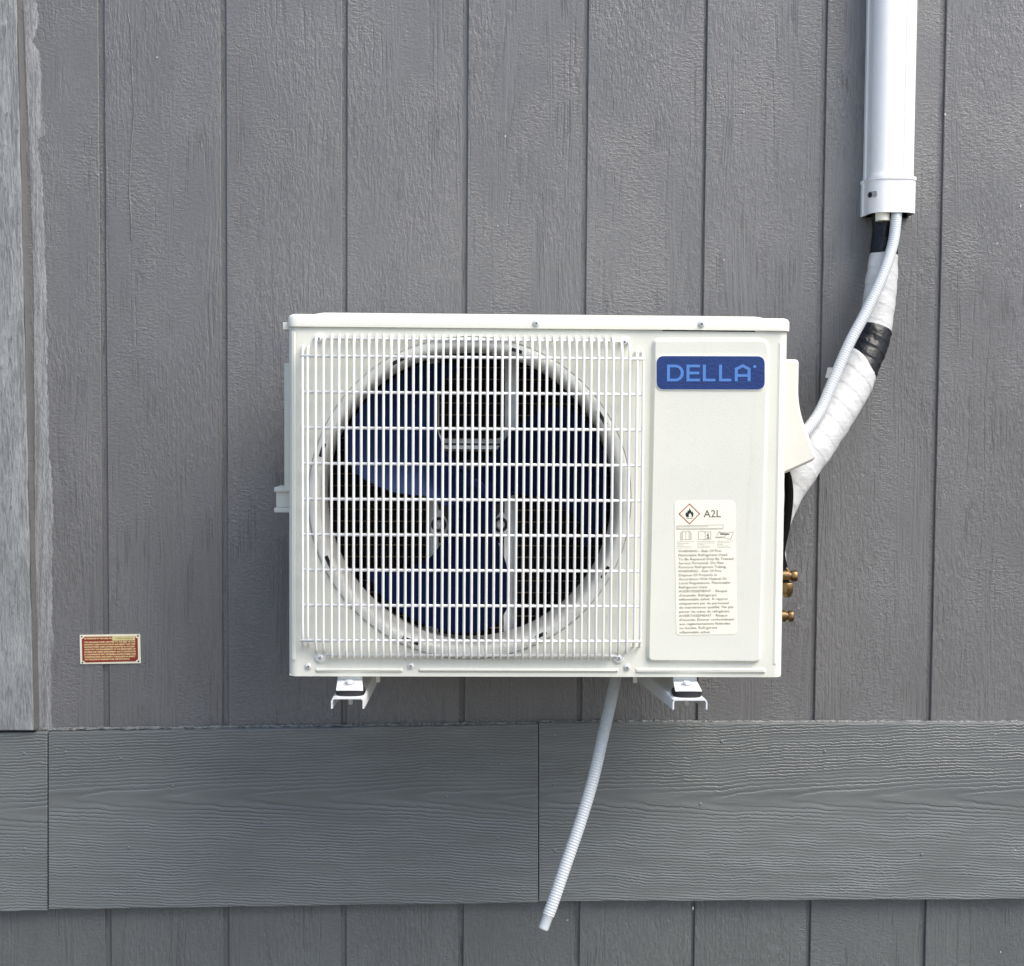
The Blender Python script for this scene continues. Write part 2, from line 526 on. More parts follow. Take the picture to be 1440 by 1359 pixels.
# horizontal skirt trim: three lengths, set slightly out of level
TD = .019
def trim_board(x0, x1, yt0, yt1, yb0, yb1, heart, name='trim_board', ext0=0, ext1=0, seed=0):
    a0, a1 = P(x0, yt0, TD), P(x1, yt1, TD); b0, b1 = P(x0, yb0, TD), P(x1, yb1, TD)
    if ext0:
        s = (a0-a1)/(a0.x-a1.x); a0 = a0 + s*(-ext0); s = (b0-b1)/(b0.x-b1.x); b0 = b0 + s*(-ext0)
    if ext1:
        s = (a1-a0)/(a1.x-a0.x); a1 = a1 + s*ext1; s = (b1-b0)/(b1.x-b0.x); b1 = b1 + s*ext1
    n = 24; rnd = random.Random(seed)
    f = []
    for i in range(n+1):
        t = i/n; f.append(b0.lerp(b1, t) + Vector((0, 0, rnd.uniform(-.0007, .0007))))
    for i in range(n, -1, -1):
        t = i/n; f.append(a0.lerp(a1, t) + Vector((0, 0, rnd.uniform(-.0005, .0005))))
    mb = MB()
    mb.hull([[(p.x, -.0001, p.z) for p in f], [(p.x, -TD, p.z) for p in f]])
    h = a0.lerp(b0, heart)
    o = mb.build(name, M['trim'], wall, bevel=.0015, seg=2, smooth=40, loc=(a0.x, -TD, h.z))
    return o, a0, a1, b0, b1
t1, *_ = trim_board(10, 66.5, 1030.5, 1030, 1282, 1280.5, .45, ext0=.25, seed=1)
t2, a0, a1, b0, b1 = trim_board(68.0, 756.9, 1031, 1019.5, 1279.5, 1269.5, .37, seed=2)
t3, c0, c1, *_ = trim_board(757.8, 1430, 1017.5, 1017.5, 1268, 1265, .42, ext1=.35, seed=3)
# painted caulk along the top edge of the trim: a lumpy bead
def bead(pa, pb, seed, r0=.0026):
    rnd = random.Random(seed)
    n = int((pb-pa).length/.006)
    path = [pa.lerp(pb, i/n) for i in range(n+1)]
    path = [Vector((p.x, -.0035 - rnd.uniform(0, .004), p.z + .0006 + rnd.uniform(-.0008, .001))) for p in path]
    rr = [r0*rnd.uniform(.6, 1.35) for _ in path]
    mb = MB(); mb.tube(path, lambda i, a, s: rr[i], 6)
    return mb.build('caulk_bead', M['bead'], wall)
bead(P(0, 1029, .004)+Vector((-.2, 0, 0)), P(757, 1017.5, .004), 4)
bead(P(757, 1015.5, .004), P(1440, 1015.5, .004)+Vector((.3, 0, 0)), 5)

# upright corner board at the left, chalky and weathered
cd = .026
tr, br = P(21.8, -40, cd), P(47.4, 1027.5, cd)
sl = (br.x-tr.x)/(br.z-tr.z)
zt = 2.5; xt = br.x + sl*(zt-br.z)
cbw = .105
n = 40; rnd = random.Random(3)
right = []
for i in range(n+1):
    z = br.z + (zt-br.z)*i/n
    right.append((br.x + sl*(z-br.z) + rnd.uniform(-.0007, .0007), z))
left = [(x-cbw, z) for x, z in right]
mb = MB(); mb.prism(right + left[::-1], -.0001, -cd)
cb = mb.build('corner_board', M['weather'], wall, bevel=.002, seg=2, smooth=40)
rs_ = []
for z in (br.z, zt):
    xe = br.x + sl*(z-br.z) + .0006
    rs_.append([(xe, -.0002, z), (xe+.0016, -.0002, z), (xe+.0016, -cd+.0022, z), (xe, -cd+.0022, z)])
mb = MB(); mb.hull(rs_); mb.build('edge_strip', M['siding'], wall, smooth=0)  # grey strip in siding paint, darker than the board face
cb['label'] = 'chalky weathered upright board at the left edge'
# caulk smeared over the siding beside it, with a ragged edge
rnd = random.Random(11)
pts_l, pts_r = [], []
edge = [(-40, 57), (0, 51), (30, 54), (60, 47), (75, 57), (110, 59), (150, 60), (190, 63), (196, 52), (260, 60), (330, 62), (400, 64), (470, 66), (560, 67), (640, 68), (660, 73), (760, 74), (840, 73), (900, 73), (980, 74), (1027, 72)]
inner_e = [(-40, 31), (0, 32.5), (200, 41), (400, 47), (600, 48.5), (780, 49), (1027, 50.5)]
def along(tab, yy):
    for (ya, xa), (yb, xb) in zip(tab[:-1], tab[1:]):
        if ya <= yy <= yb: return xa + (xb-xa)*(yy-ya)/(yb-ya)
    return tab[-1][1]
w1 = w2 = 0.0
for i in range(420):
    yy = -40 + (1024+40)*i/419
    w1 = w1*.86 + rnd.uniform(-.8, .8); w2 = w2*.3 + rnd.uniform(-.7, .7)
    p = P(along(edge, yy) + w1 + w2, yy, .001)
    q = P(along(inner_e, yy) + .3*w1, yy, .001)
    pts_r.append((p.x, p.z)); pts_l.append((q.x, q.z))
mb = MB()
vs = []; fs = []
for i, (q, p) in enumerate(zip(pts_l, pts_r)):
    m1 = q[0] + .3*(p[0]-q[0])
    vs += [(q[0], -.0010, q[1]), (m1, -.0014, q[1]), (q[0]+.75*(p[0]-q[0]), -.0010, q[1]), (p[0], -.0004, p[1])]
    if i:
        o = 4*i
        for k in range(3): fs.append((o-4+k, o-3+k, o+1+k, o+k))
mb.add(vs, fs)
sm = mb.build('caulk_smear', M['caulk'], wall, smooth=60)
# nail heads in the boards
nail_xy = [(34, 1060), (92, 1058), (35, 1194), (170, 1067), (243, 1106), (370, 1157), (181, 1192), (704, 1075), (700, 1179), (505, 1188), (628, 1121), (1015, 1043), (779, 1035), (985, 1131), (1160, 1057), (1296, 1202), (778, 1103), (780, 1196)]
nl = None
for (x, y) in nail_xy:
    p = P(x, y, TD)
    par = t1 if x < 66 else t2 if x < 757 else t3
    if nl is None:
        nb = MB(); nb.lathe([(.0001, -.0012), (.0016, -.0011), (.0026, -.0005), (.0030, .0006)], p, 'y', 10)
        nl = nb.build('nail_head', M['trim'], par, loc=p)
    else: dup(nl, par, p)
# the long drip in the paint on the second board, and a vertical split
rnd = random.Random(9)
path = [P(x, y, .0002) for x, y in [(180, 20), (184, 45), (185, 90), (188, 155), (185, 205), (182, 265), (184, 300), (185, 342)]]
mb = MB(); mb.tube(resample(catmull(path, 8), .008), lambda i, a, s: .0010 if s < .3 else .0013, 6)
mb.build('paint_drip', M['siding'], wall)

# flecks of bare paint and cottony bits caught in the grooves
rnd = random.Random(21)
for x, y, w_, h_ in ((221, 81, 2, 3), (138, 246, 2, 2), (1329, 161, 3, 3), (974.5, 1277, 2.5, 8), (1046, 158, 2, 2), (1018, 366, 2.5, 2), (1435, 290, 2, 5), (700, 318, 1.5, 2), (1407, 1339, 1.5, 4)):
    a = rnd.uniform(0, 6.28)
    pts = [P(x + w_*.5*math.cos(a+k*1.2566)*rnd.uniform(.6, 1.1), y + h_*.5*math.sin(a+k*1.2566)*rnd.uniform(.6, 1.1), .0004) for k in range(5)]
    mb = MB(); mb.hull([pts, [p + Vector((0, -.0009, 0)) for p in pts]]); mb.build('paint_fleck', M['bead_pale'], wall, smooth=0)

# ------------------------------------------------------------------ the air conditioner
DF = .370            # front face, metres in front of the wall
DB = .105            # back
XL = (P(404.5, 480, DF).x + P(405.5, 940, DF).x)/2
XR = (P(1109.5, 480, DF).x + P(1100.3, 940, DF).x)/2
ZB = (P(418, 950.5, DF).z + P(1090, 953.3, DF).z)/2
ZT = (P(403.6, 459.3, DF).z + P(1112, 466, DF).z)/2       # lower edge of the top cover
ac = thing('air_conditioner', 'white outdoor air conditioner unit with round fan grille held on the wall by brackets', 'air conditioner', ((XL+XR)/2, -(DF+DB)/2, ZB))
YF = -DF
def F(x, y, off=0.0): return P(x, y, DF+off)
def F2(x, y, off=0.0):
    p = P(x, y, DF+off); return (p.x, p.z)

FC = F(661, 701.5); FC = Vector((FC.x, YF, FC.z))
RO = .2335
# front panel: sheet with a round opening and rolled vertical edges
RB = .013
xa, xb = XL+RB, XR-RB; za, zb = ZB, ZT+.006
N = 120
circ = [(FC.x + RO*math.cos(2*math.pi*k/N), FC.z + RO*math.sin(2*math.pi*k/N)) for k in range(N)]
corners = [math.atan2(z-FC.z, x-FC.x) % (2*math.pi) for x in (xa, xb) for z in (za, zb)]
idx = {min(range(N), key=lambda k: abs((2*math.pi*k/N - c + math.pi) % (2*math.pi) - math.pi)): c for c in corners}
rect = []
for k in range(N):
    an = idx.get(k, 2*math.pi*k/N)
    dx, dz = math.cos(an), math.sin(an)
    ts = []
    if dx > 1e-9: ts.append((xb-FC.x)/dx)
    if dx < -1e-9: ts.append((xa-FC.x)/dx)
    if dz > 1e-9: ts.append((zb-FC.z)/dz)
    if dz < -1e-9: ts.append((za-FC.z)/dz)
    t = min(ts); rect.append((FC.x+dx*t, FC.z+dz*t))
mb = MB()
mb.add([(x, YF, z) for x, z in circ] + [(x, YF, z) for x, z in rect], [(k, (k+1) % N, N+(k+1) % N, N+k) for k in range(N)])
for sgn, xe in ((-1, xa), (1, xb)):
    prof = [(xe + sgn*RB*math.sin(t), YF + RB*(1-math.cos(t))) for t in [i/6*math.pi/2 for i in range(7)]]
    prof.append((xe+sgn*RB, YF+.035))
    for (x0, y0), (x1, y1) in zip(prof[:-1], prof[1:]):
        mb.add([(x0, y0, za), (x1, y1, za), (x1, y1, zb), (x0, y0, zb)], [(0, 1, 2, 3)])
# bottom return
mb.add([(xa, YF, za), (xb, YF, za), (xb+RB, YF+RB, za), (xb+RB, YF+.035, za), (xa-RB, YF+.035, za), (xa-RB, YF+RB, za)], [(0, 1, 2, 3, 4, 5)])
front = mb.build('front_panel', M['white'], ac, smooth=50, flat_over=.00012)
# long pressed ribs along the bottom edge and creases beside the rolled edges
for x0, x1 in ((443, 567), (588, 870), (893, 1077)):
    p = F(x0, 942.5, 0); q = F(x1, 944.5 if x1 > 900 else 943.2, 0)
    pr = rrect(p.x, min(p.z, q.z)-.0035, q.x, max(p.z, q.z)+.0035, .0034, 4)
    mb = MB(); ins = inset(pr, .0032)
    mb.hull([[(x, YF-.0001, z) for x, z in pr], [(x, YF-.0028, z) for x, z in ins]], False, True)
    mb.build('pressed_rib', M['white'], front, smooth=50)
for px_, y0, y1 in ((413.5, 468, 930), (1093, 478, 935)):
    x_ = P(px_, 700, DF).x
    mb = MB(); z0, z1 = F(700, y1).z, F(700, y0).z
    pr = rrect(x_-.0030, z0, x_+.0030, z1, .0028, 3); ins = inset(pr, .0026)
    mb.hull([[(x, YF-.00005, z) for x, z in pr], [(x, YF-.0007, z) for x, z in ins]], False, True)
    mb.build('pressed_rib', M['white'], front, smooth=50)

# fan ring: raised lip rolling back into the throat
prof = [(RO, -.0), (.2333, .0030), (.2318, .0030), (.2314, -.0030), (.2300, -.0042), (.2225, -.0042), (.2200, -.0038), (.2172, -.0018), (.2150, .003), (.2136, .010), (.2128, .022), (.2126, .060), (.2130, .085)]
mb = MB(); mb.lathe(prof, FC, 'y', 128)
ring = mb.build('fan_ring', M['ring'], ac, smooth=50)
for ang, span in ((162, 5.2), (117.7, 5.2), (72.8, 4.0), (32, 6.0), (205, 6.0), (247.6, 6.4), (297.8, 4.5), (331.7, 5.0)):
    mb = MB(); n = 6; ri, rx = .2200, .2252
    vs = []
    for k in range(n+1):
        a = R(ang - span/2 + span*k/n)
        for r in (ri, rx): vs.append((FC.x + r*math.cos(a), YF-.0046, FC.z + r*math.sin(a)))
    mb.add(vs, [(2*k, 2*k+1, 2*k+3, 2*k+2) for k in range(n)])
    mb.build('vent_slot_shade', M['opening_shade'], ring, smooth=0)  # dark strip on the ring, painting the shade inside a slot

# side panels, rear frame, base pan, partition: thin sheets
mb = MB(); mb.box(XL, XL+.0015, YF+.036, -DB, ZB, ZT+.004)
lp = mb.build('side_panel', M['white'], ac, smooth=0)
p0, p1 = P(401, 511, .30), P(401, 690, .30)
mb = MB(); mb.box(p0.x, XL+.0001, -.31, -.27, p1.z, p0.z)
mb.build('edge_flange', M['white'], lp, bevel=.0008)
mb = MB(); mb.box(XR-.0015, XR, YF+.036, -DB, ZB, ZT+.004)
rp = mb.build('side_panel', M['white'], ac, smooth=0)
mb = MB(); mb.box(XL+.0016, XR-.0016, YF+.004, -DB, ZB+.0006, ZB+.0022)
mb.build('base_pan', M['white'], ac, smooth=0)
xp = P(912, 700, DF).x
mb = MB(); mb.box(xp, xp+.0015, YF+.010, -DB-.002, ZB+.003, ZT+.002)
mb.build('partition', M['inner'], ac, smooth=0)
mb = MB(); mb.box(xp+.002, XR-.002, -DB-.0015, -DB, ZB+.003, ZT+.002)
mb.build('rear_panel', M['white'], ac, smooth=0)

# top cover with its turned down lip and low crown
cz0 = ZT; cz1 = F(760, 444.5, .004).z
cx0, cx1 = P(403.2, 450, DF+.004).x, P(1113, 455, DF+.004).x
pl = rrect(cx0, YF-.004, cx1, -DB+.004, .016, 6)
ins = inset(pl, .0065); ins2 = inset(pl, .002)
mb = MB()
mb.hull([[(x, y, cz0) for x, y in pl], [(x, y, cz1-.005) for x, y in pl], [(x, y, cz1-.0018) for x, y in ins2], [(x, y, cz1) for x, y in ins]], False, True)
inn = inset(pl, .0016)
mb.hull([[(x, y, cz0) for x, y in pl], [(x, y, cz0) for x, y in inn], [(x, y, cz1-.006) for x, y in inn]], False, False)
cover = mb.build('top_cover', M['white'], ac, smooth=50)
kx0, kx1 = P(434, 440, DF-.02).x, P(1083, 445, DF-.02).x
pr = rrect(kx0, YF+.006, kx1, -DB-.03, .03, 6); ins = inset(pr, .02)
mb = MB(); mb.hull([[(x, y, cz1-.0002) for x, y in pr], [(x*.45+u*.55, y*.45+w*.55, cz1+.0028) for (x, y), (u, w) in zip(pr, ins)], [(x, y, cz1+.0042) for x, y in ins]], False, True)
mb.build('cover_crown', M['white'], cover, smooth=60)
# dark strip painting in the shade of the slit under the lip
p, q = F(932, 465.2, .001), F(1062, 466.5, .001)
mb = MB(); mb.box(p.x, q.x, YF-.0008, YF+.0005, cz0-.0016, cz0+.0004)
mb.build('gap_shade', M['opening_shade'], cover, smooth=0)
# little tab at the left end of the lip
p, q = P(399, 464.4, DF-.02), P(409, 454, DF-.02)
mb = MB(); mb.box(p.x, q.x, -DF+.01, -DF+.06, p.z, q.z)
mb.build('end_tab', M['white'], cover, bevel=.0012)

# raised panel on the right
AP = [F2(907.5, 932), F2(1070.5, 933.5), F2(1083, 475), F2(916.5, 475.5)]
HP = .0062
base = rquad(AP, [.012, .012, .018, .010], 6); top_ = inset(base, .0052); mid_ = inset(base, .0018)
mb = MB(); mb.hull([[(x, YF-.0001, z) for x, z in base], [(x, YF-.0016, z) for x, z in mid_], [(x, YF-.0052, z) for x, z in inset(base, .0042)], [(x, YF-HP, z) for x, z in top_]], False, True)
panel = mb.build('access_panel', M['white'], ac, smooth=60)

# badge
DP = HP + DF
def B2(x, y): p = P(x, y, DP); return (p.x, p.z)
def bprism(pts, y0, y1): return MB().prism(pts, y0, y1)
bd = rquad([B2(922.0, 549.0), B2(1076.1, 549.3), B2(1076.1, 500.2), B2(922.0, 499.9)], .0125, 6)
badge = bprism(bd, YF-HP, YF-HP-.0012).build('badge', M['outline'], ac, smooth=0)
bi = rquad([B2(923.2, 547.8), B2(1075, 548), B2(1075, 501.4), B2(923.2, 501)], .011, 6)
bprism(bi, YF-HP-.0012, YF-HP-.0017).build('badge_face', M['navy'], badge, smooth=0)
YL = YF-HP-.0019; YL2 = YF-HP-.0023
def glyph(parts):
    mb = MB()
    for pts in parts: mb.prism([B2(*p) for p in pts], YL+.0002, YL2)
    return mb.build('letter', M['logo'], badge, smooth=0)
ty, by, w = 513.2, 536.6, 4.2
def bar(x0, y0, x1, y1): return [(x0, y1), (x1, y1), (x1, y0), (x0, y0)]
# D
def ringpts(cx, cy, rx, ry, a0, a1, n): return [(cx + rx*math.cos(R(a0+(a1-a0)*k/n)), cy - ry*math.sin(R(a0+(a1-a0)*k/n))) for k in range(n+1)]
hh = (by-ty)/2; cy = (ty+by)/2
dparts = [bar(937.6, ty, 937.6+w, by), bar(937.6+w, ty, 949.6, ty+3.7), bar(937.6+w, by-3.7, 949.6, by)]
outer = ringpts(949.6, cy, 11.6, hh, -90, 90, 12); inner = ringpts(949.6, cy, 7.4, hh-3.7, -90, 90, 12)
for k in range(12): dparts.append([outer[k], outer[k+1], inner[k+1], inner[k]])
glyph(dparts)
glyph([bar(965, ty, 965+w, by), bar(965+w, ty, 984, ty+3.7), bar(965+w, cy-1.9, 983, cy+1.8), bar(965+w, by-3.7, 984, by)])
glyph([bar(988, ty, 988+w, by), bar(988+w, by-3.7, 1005.6, by)])
glyph([bar(1010.7, ty, 1010.7+w, by), bar(1010.7+w, by-3.7, 1028, by)])
ax0, ax1, apx = 1032.8, 1055, 1044
sh = 518.2
glyph([[(ax0, by), (ax0+w, by), (ax0+w, 520.55), (ax0, 522.8)], [(ax1-w, by), (ax1, by), (ax1, 522.8), (ax1-w, 520.55)], [(ax0, sh), (apx, 512.4), (apx, 516.8), (ax0, 522.8)], [(ax1, sh), (ax1, 522.8), (apx, 516.8), (apx, 512.4)], bar(ax0+w, 526.6, ax1-w, 530.2)])
MB().prism([B2(*p) for p in ringpts(1060.9, 515.9, 2.2, 2.2, 0, 345, 16)], YL+.0002, YL2).build('registered_dot', M['logo'], badge, smooth=0)

# warning label
LT = R(0)
L00, L10, L11, L01 = B2(951.2, 893.3), B2(1036, 892.2), B2(1033.6, 704), B2(948.2, 704.8)
lab = bprism(rquad([L00, L10, L11, L01], .006, 5), YF-HP+.0001, YF-HP-.0004).build('warning_label', M['paper'], ac, smooth=0)
YP = YF-HP-.0007
tilt = math.atan2(L10[1]-L00[1], L10[0]-L00[0])
S5 = 6.469
def Q(zx, zy): return B2(930+zx/S5, 690+zy/S5)           # measured on an enlargement of the label
def stroke(mb, pts, w):
    for a, b in zip(pts[:-1], pts[1:]):
        a, b = Vector(Q(*a)), Vector(Q(*b)); t = (b-a)
        if t.length < 1e-7: continue
        t.normalize(); nrm = Vector((-t.y, t.x))*w/2; e = t*w*.3
        mb.flat([a-nrm-e, b-nrm+e, b+nrm+e, a+nrm-e], YP)
mb = MB(); stroke(mb, [(256, 122), (348, 212), (256, 303), (162, 212), (256, 122)], .00125)
mb.build('hazard_diamond', M['inkred'], lab, smooth=0)
mb = MB()
flame = [(226, 238), (219, 214), (228, 196), (234, 206), (240, 180), (250, 186), (255, 156), (262, 178), (270, 172), (273, 196), (284, 188), (285, 200), (293, 210), (288, 238), (274, 243), (277, 226), (270, 214), (262, 203), (255, 210), (248, 222), (250, 240), (240, 243)]
vs = [Vector((*Q(*p), 0)) for p in flame]
from mathutils.geometry import tessellate_polygon
tris = tessellate_polygon([vs])
mb.add([(v.x, YP, v.y) for v in vs], [tuple(t) for t in tris])
stroke(mb, [(228, 254), (284, 254)], .0006)
mb.build('flame_symbol', M['inkblack'], lab, smooth=0)
p = Q(385, 243); q = Q(541, 243)
text_geo('A2L', p[0], p[1], YP, width=q[0]-p[0], height=Q(385, 178)[1]-p[1], rot=tilt).build('class_mark', M['ink'], lab, smooth=0)
# small pictograms: manual, open book with an i, leaflet
mb = MB(); lw = .00038
stroke(mb, [(138, 322), (562, 312), (562, 350), (138, 356), (138, 322)], lw)
for pts in ([(172, 450), (172, 390), (190, 372), (222, 376), (222, 446), (186, 450), (172, 450)], [(222, 376), (254, 370), (272, 390), (272, 446), (256, 448), (222, 446)], [(182, 440), (182, 385)], [(262, 440), (262, 385)], [(192, 446), (192, 374)], [(252, 446), (252, 372)]):
    stroke(mb, pts, lw)
for pts in ([(338, 376), (372, 370), (398, 376), (398, 446), (372, 442), (338, 446), (338, 376)], [(398, 376), (450, 376), (450, 442), (398, 446)]):
    stroke(mb, pts, lw*1.2)
for pts in ([(494, 430), (524, 374), (600, 388), (655, 376), (630, 446), (568, 428), (494, 430)], [(600, 388), (568, 428)], [(524, 384), (590, 396)], [(506, 424), (560, 420)]):
    stroke(mb, pts, lw*1.2)
stroke(mb, [(536, 396), (616, 398)], .0014)
stroke(mb, [(424, 392), (424, 400)], .0014); stroke(mb, [(414, 408), (426, 408), (426, 432)], .0012); stroke(mb, [(412, 432), (436, 432)], .0010)
mb.build('pictogram', M['ink'], lab, smooth=0)
# lines of fine print too small to read
mb = MB(); rnd = random.Random(5)
def fine(x0, x1, y, h):
    x = x0
    while x < x1:
        wd = rnd.uniform(10, 30); e = min(x+wd, x1)
        stroke(mb, [(x, y-(x-x0)*.01), (e, y-(e-x0)*.01)], h); x = e + 5
fine(146, 424, 331, .00042); fine(144, 552, 347, .00042)
for x0, ends in ((142, (298, 258, 200, 268, 280)), (328, (482, 480, 392, 440, 438)), (508, (655, 620, 560, 610, 634))):
    for k, e in enumerate(ends): fine(x0, e, 466+k*14.5 - (x0-142)*.012, .00036)
mb.build('fine_print', M['ink'], lab, smooth=0)
lines = [('\u00b7WARNING - Risk Of Fire.', 147, 548, 552), ('Flammable Refrigerant Used.', 156, 606, 588), ('To Be Repaired Only By Trained', 156, 654, 625), ('Service Personnel. Do Not', 158, 566, 661), ('Puncture Refrigerant Tubing.', 158, 592, 697), ('\u00b7WARNING - Risk Of Fire.', 148, 550, 734), ('Dispose Of Properly In', 158, 506, 770), ('Accordance With Federal Or', 158, 598, 806), ('Local Regulations. Flammable', 160, 626, 842), ('Refrigerant Used.', 160, 420, 880), ('\u00b7AVERTISSEMENT - Risque', 150, 598, 917), ("d'incendie. R\u00e9frig\u00e9rant", 162, 504, 954), ('inflammable utilis\u00e9. \u00c0 r\u00e9parer', 162, 608, 990), ('uniquement par du personnel', 162, 612, 1027), ('de maintenance qualifi\u00e9. Ne pas', 162, 656, 1063), ('percer les tubes de r\u00e9frig\u00e9rant.', 163, 626, 1102), ('\u00b7AVERTISSEMENT - Risque', 152, 600, 1140), ("d'incendie. \u00c9liminer conform\u00e9ment", 164, 664, 1176), ('aux r\u00e9glementations f\u00e9d\u00e9rales', 164, 626, 1213), ('ou locales. R\u00e9frig\u00e9rant', 164, 508, 1250), ('inflammable utilis\u00e9.', 166, 446, 1289)]
mb = MB()
for s, x0, x1, yc in lines:
    p = Q(x0, yc+11); q = Q(x1, yc+11)
    tg = text_geo(s, p[0], p[1], YP, width=q[0]-p[0], size=.0051, rot=tilt)
    mb.add(tg.v, tg.f)
mb.build('warning_text', M['ink'], lab, smooth=0)

# screws
def screw_mesh(p, s=1.0):
    mb = MB(); mb.lathe([(.0054*s, 0), (.0054*s, -.0008*s), (.0040*s, -.0010*s), (.0040*s, -.0018*s), (.0036*s, -.0026*s), (.0024*s, -.0033*s), (.0001, -.0036*s)], p, 'y', 18)
    return mb
p = Vector((F(754, 455).x, YF-.0041, F(754, 455).z))
sc0 = screw_mesh(p).build('screw', M['screw'], cover, loc=p)
mb = MB()
for a in (R(25), R(115)):
    mm = Matrix.Translation(p + Vector((0, -.0038, 0))) @ Matrix.Rotation(a, 4, 'Y')
    mb.box(-.0021, .0021, -.0001, .0004, -.0004, .0004, mm)
mb2 = mb
def put_screw(x, y, par, off):
    q = F(x, y); q = Vector((q.x, YF-off, q.z))
    return dup(sc0, par, q)
def cross(q, par, a0):
    m_ = MB()
    for a in (a0, a0+math.pi/2):
        mm = Matrix.Translation(q + Vector((0, -.0037, 0))) @ Matrix.Rotation(a, 4, 'Y')
        m_.box(-.0021, .0021, -.0002, .0006, -.00042, .00042, mm)  # dark bars on the head stand for the shade in its recess
    return m_
# dark crosses, painted recess shade, ride with their screws inside one part mesh per host
crosses = {}
def full_screw(x, y, par, off, first=False):
    q = F(x, y); q = Vector((q.x, YF-off, q.z))
    if not first: dup(sc0, par, q)
    c = cross(q, par, random.uniform(0, 1.5))
    return c
for host, lst, off in ((cover, [(754, 455), (986, 456)], .0041), (front, [(434, 937), (578, 936.5), (882, 938.5)], .0003)):
    for i, (x, y) in enumerate(lst):
        c = full_screw(x, y, host, off, first=(host is cover and i == 0))
        c.build('recess_shade', M['inner'], host, smooth=0)

# grille of welded wire
DG = .0165
grille = thing('fan_grille', 'x', 'x', (FC.x, YF, FC.z)); del grille['label']; del grille['category']
grille.parent = ac; grille.location = WORG[grille] - WORG[ac]
RW = .00198
def gx(px_): return P(px_, 700, DF+DG).x + 0
def gz(y): return P(661, y, DF+DG).z
z_t, z_b = gz(471.5), gz(928.5)
def vwire(x, zt_, zb_, first=None):
    path = [Vector((x, YF-.0012, zt_)), Vector((x, YF-.0075, zt_-.0012)), Vector((x, YF-.0125, zt_-.006)), Vector((x, YF-DG, zt_-.020)), Vector((x, YF-DG, (zt_+zb_)/2)), Vector((x, YF-DG, zb_+.020)), Vector((x, YF-.0125, zb_+.006)), Vector((x, YF-.0075, zb_+.0012)), Vector((x, YF-.0012, zb_))]
    mb = MB(); mb.tube(path, RW, 8); return mb
x_first, x_last = gx(466), gx(860.5)
v0 = vwire(x_first, z_t, z_b).build('grille_wire', M['wire'], grille, loc=(x_first, YF, FC.z))
for k in range(1, 39):
    x = x_first + (x_last-x_first)*k/38
    dup(v0, grille, (x, YF, FC.z))
for pl_, yt, yb in (((443.8, 454.6), 475, 919), ((872.6, 883.4), 478, 920)):
    c = vwire(gx(pl_[0]), gz(yt), gz(yb)).build('grille_wire', M['wire'], grille, loc=(gx(pl_[0]), YF, FC.z))
    dup(c, grille, (gx(pl_[1]), YF, FC.z))
for pl_, yt, yb in (((425.3, 432.4), 488.5, 911), ((894, 902.6), 492, 912)):
    c = vwire(gx(pl_[0]), gz(yt), gz(yb)).build('grille_wire', M['wire'], grille, loc=(gx(pl_[0]), YF, FC.z))
    dup(c, grille, (gx(pl_[1]), YF, FC.z))
ha, hb = gx(422.5), gx(905)
h0 = None
rows = [(500, 505), (550.5, 555.5), (601, 605), (652, 656), (702.5, 706), (753, 754.8), (802, 804.2), (851, 853), (900, 902)]
zs = [(P(440, a, DF+DG).z + P(900, b, DF+DG).z)/2 for a, b in rows]
mz = sum(zs)/len(zs); st = sum((i-4)*(z-mz) for i, z in enumerate(zs))/60.0
for i in range(9):
    z = mz + (i-4)*st
    loc = Vector(((ha+hb)/2, YF-DG+.0014, z))
    if h0 is None:
        mb = MB(); mb.tube([Vector((ha, loc.y, z)), Vector((hb, loc.y, z))], RW*1.08, 8)
        h0 = mb.build('grille_wire', M['wire'], grille, loc=loc)
    else: dup(h0, grille, loc)
for y in (477.6, 923.8):
    z = gz(y) ; xa_, xb_ = gx(458), gx(871)
    mb = MB(); mb.tube([Vector((xa_, YF-.0058, z)), Vector((xb_, YF-.0058, z))], RW*1.05, 8)
    mb.build('grille_wire', M['wire'], grille)
for x, y in ((449, 476.5), (878, 481), (451, 924), (870, 925)):
    q = F(x, y); q = Vector((q.x, YF-.0022, q.z))
    s_ = dup(sc0, grille, q); s_.scale = (1.12, 1.12, 1.12)
    cross(q + Vector((0, -.0004, 0)), grille, .6).build('recess_shade', M['inner'], grille, smooth=0)
    # wire eye round the screw
    up = y < 700
    pth = []
    for k in range(9):
        a = math.pi*k/8 + (0 if up else math.pi)
        pth.append(Vector((q.x + .0062*math.cos(a), YF-.0020, q.z + .0062*math.sin(a))))
    mb = MB(); mb.tube(pth, RW*.95, 6); mb.build('wire_eye', M['wire'], grille)

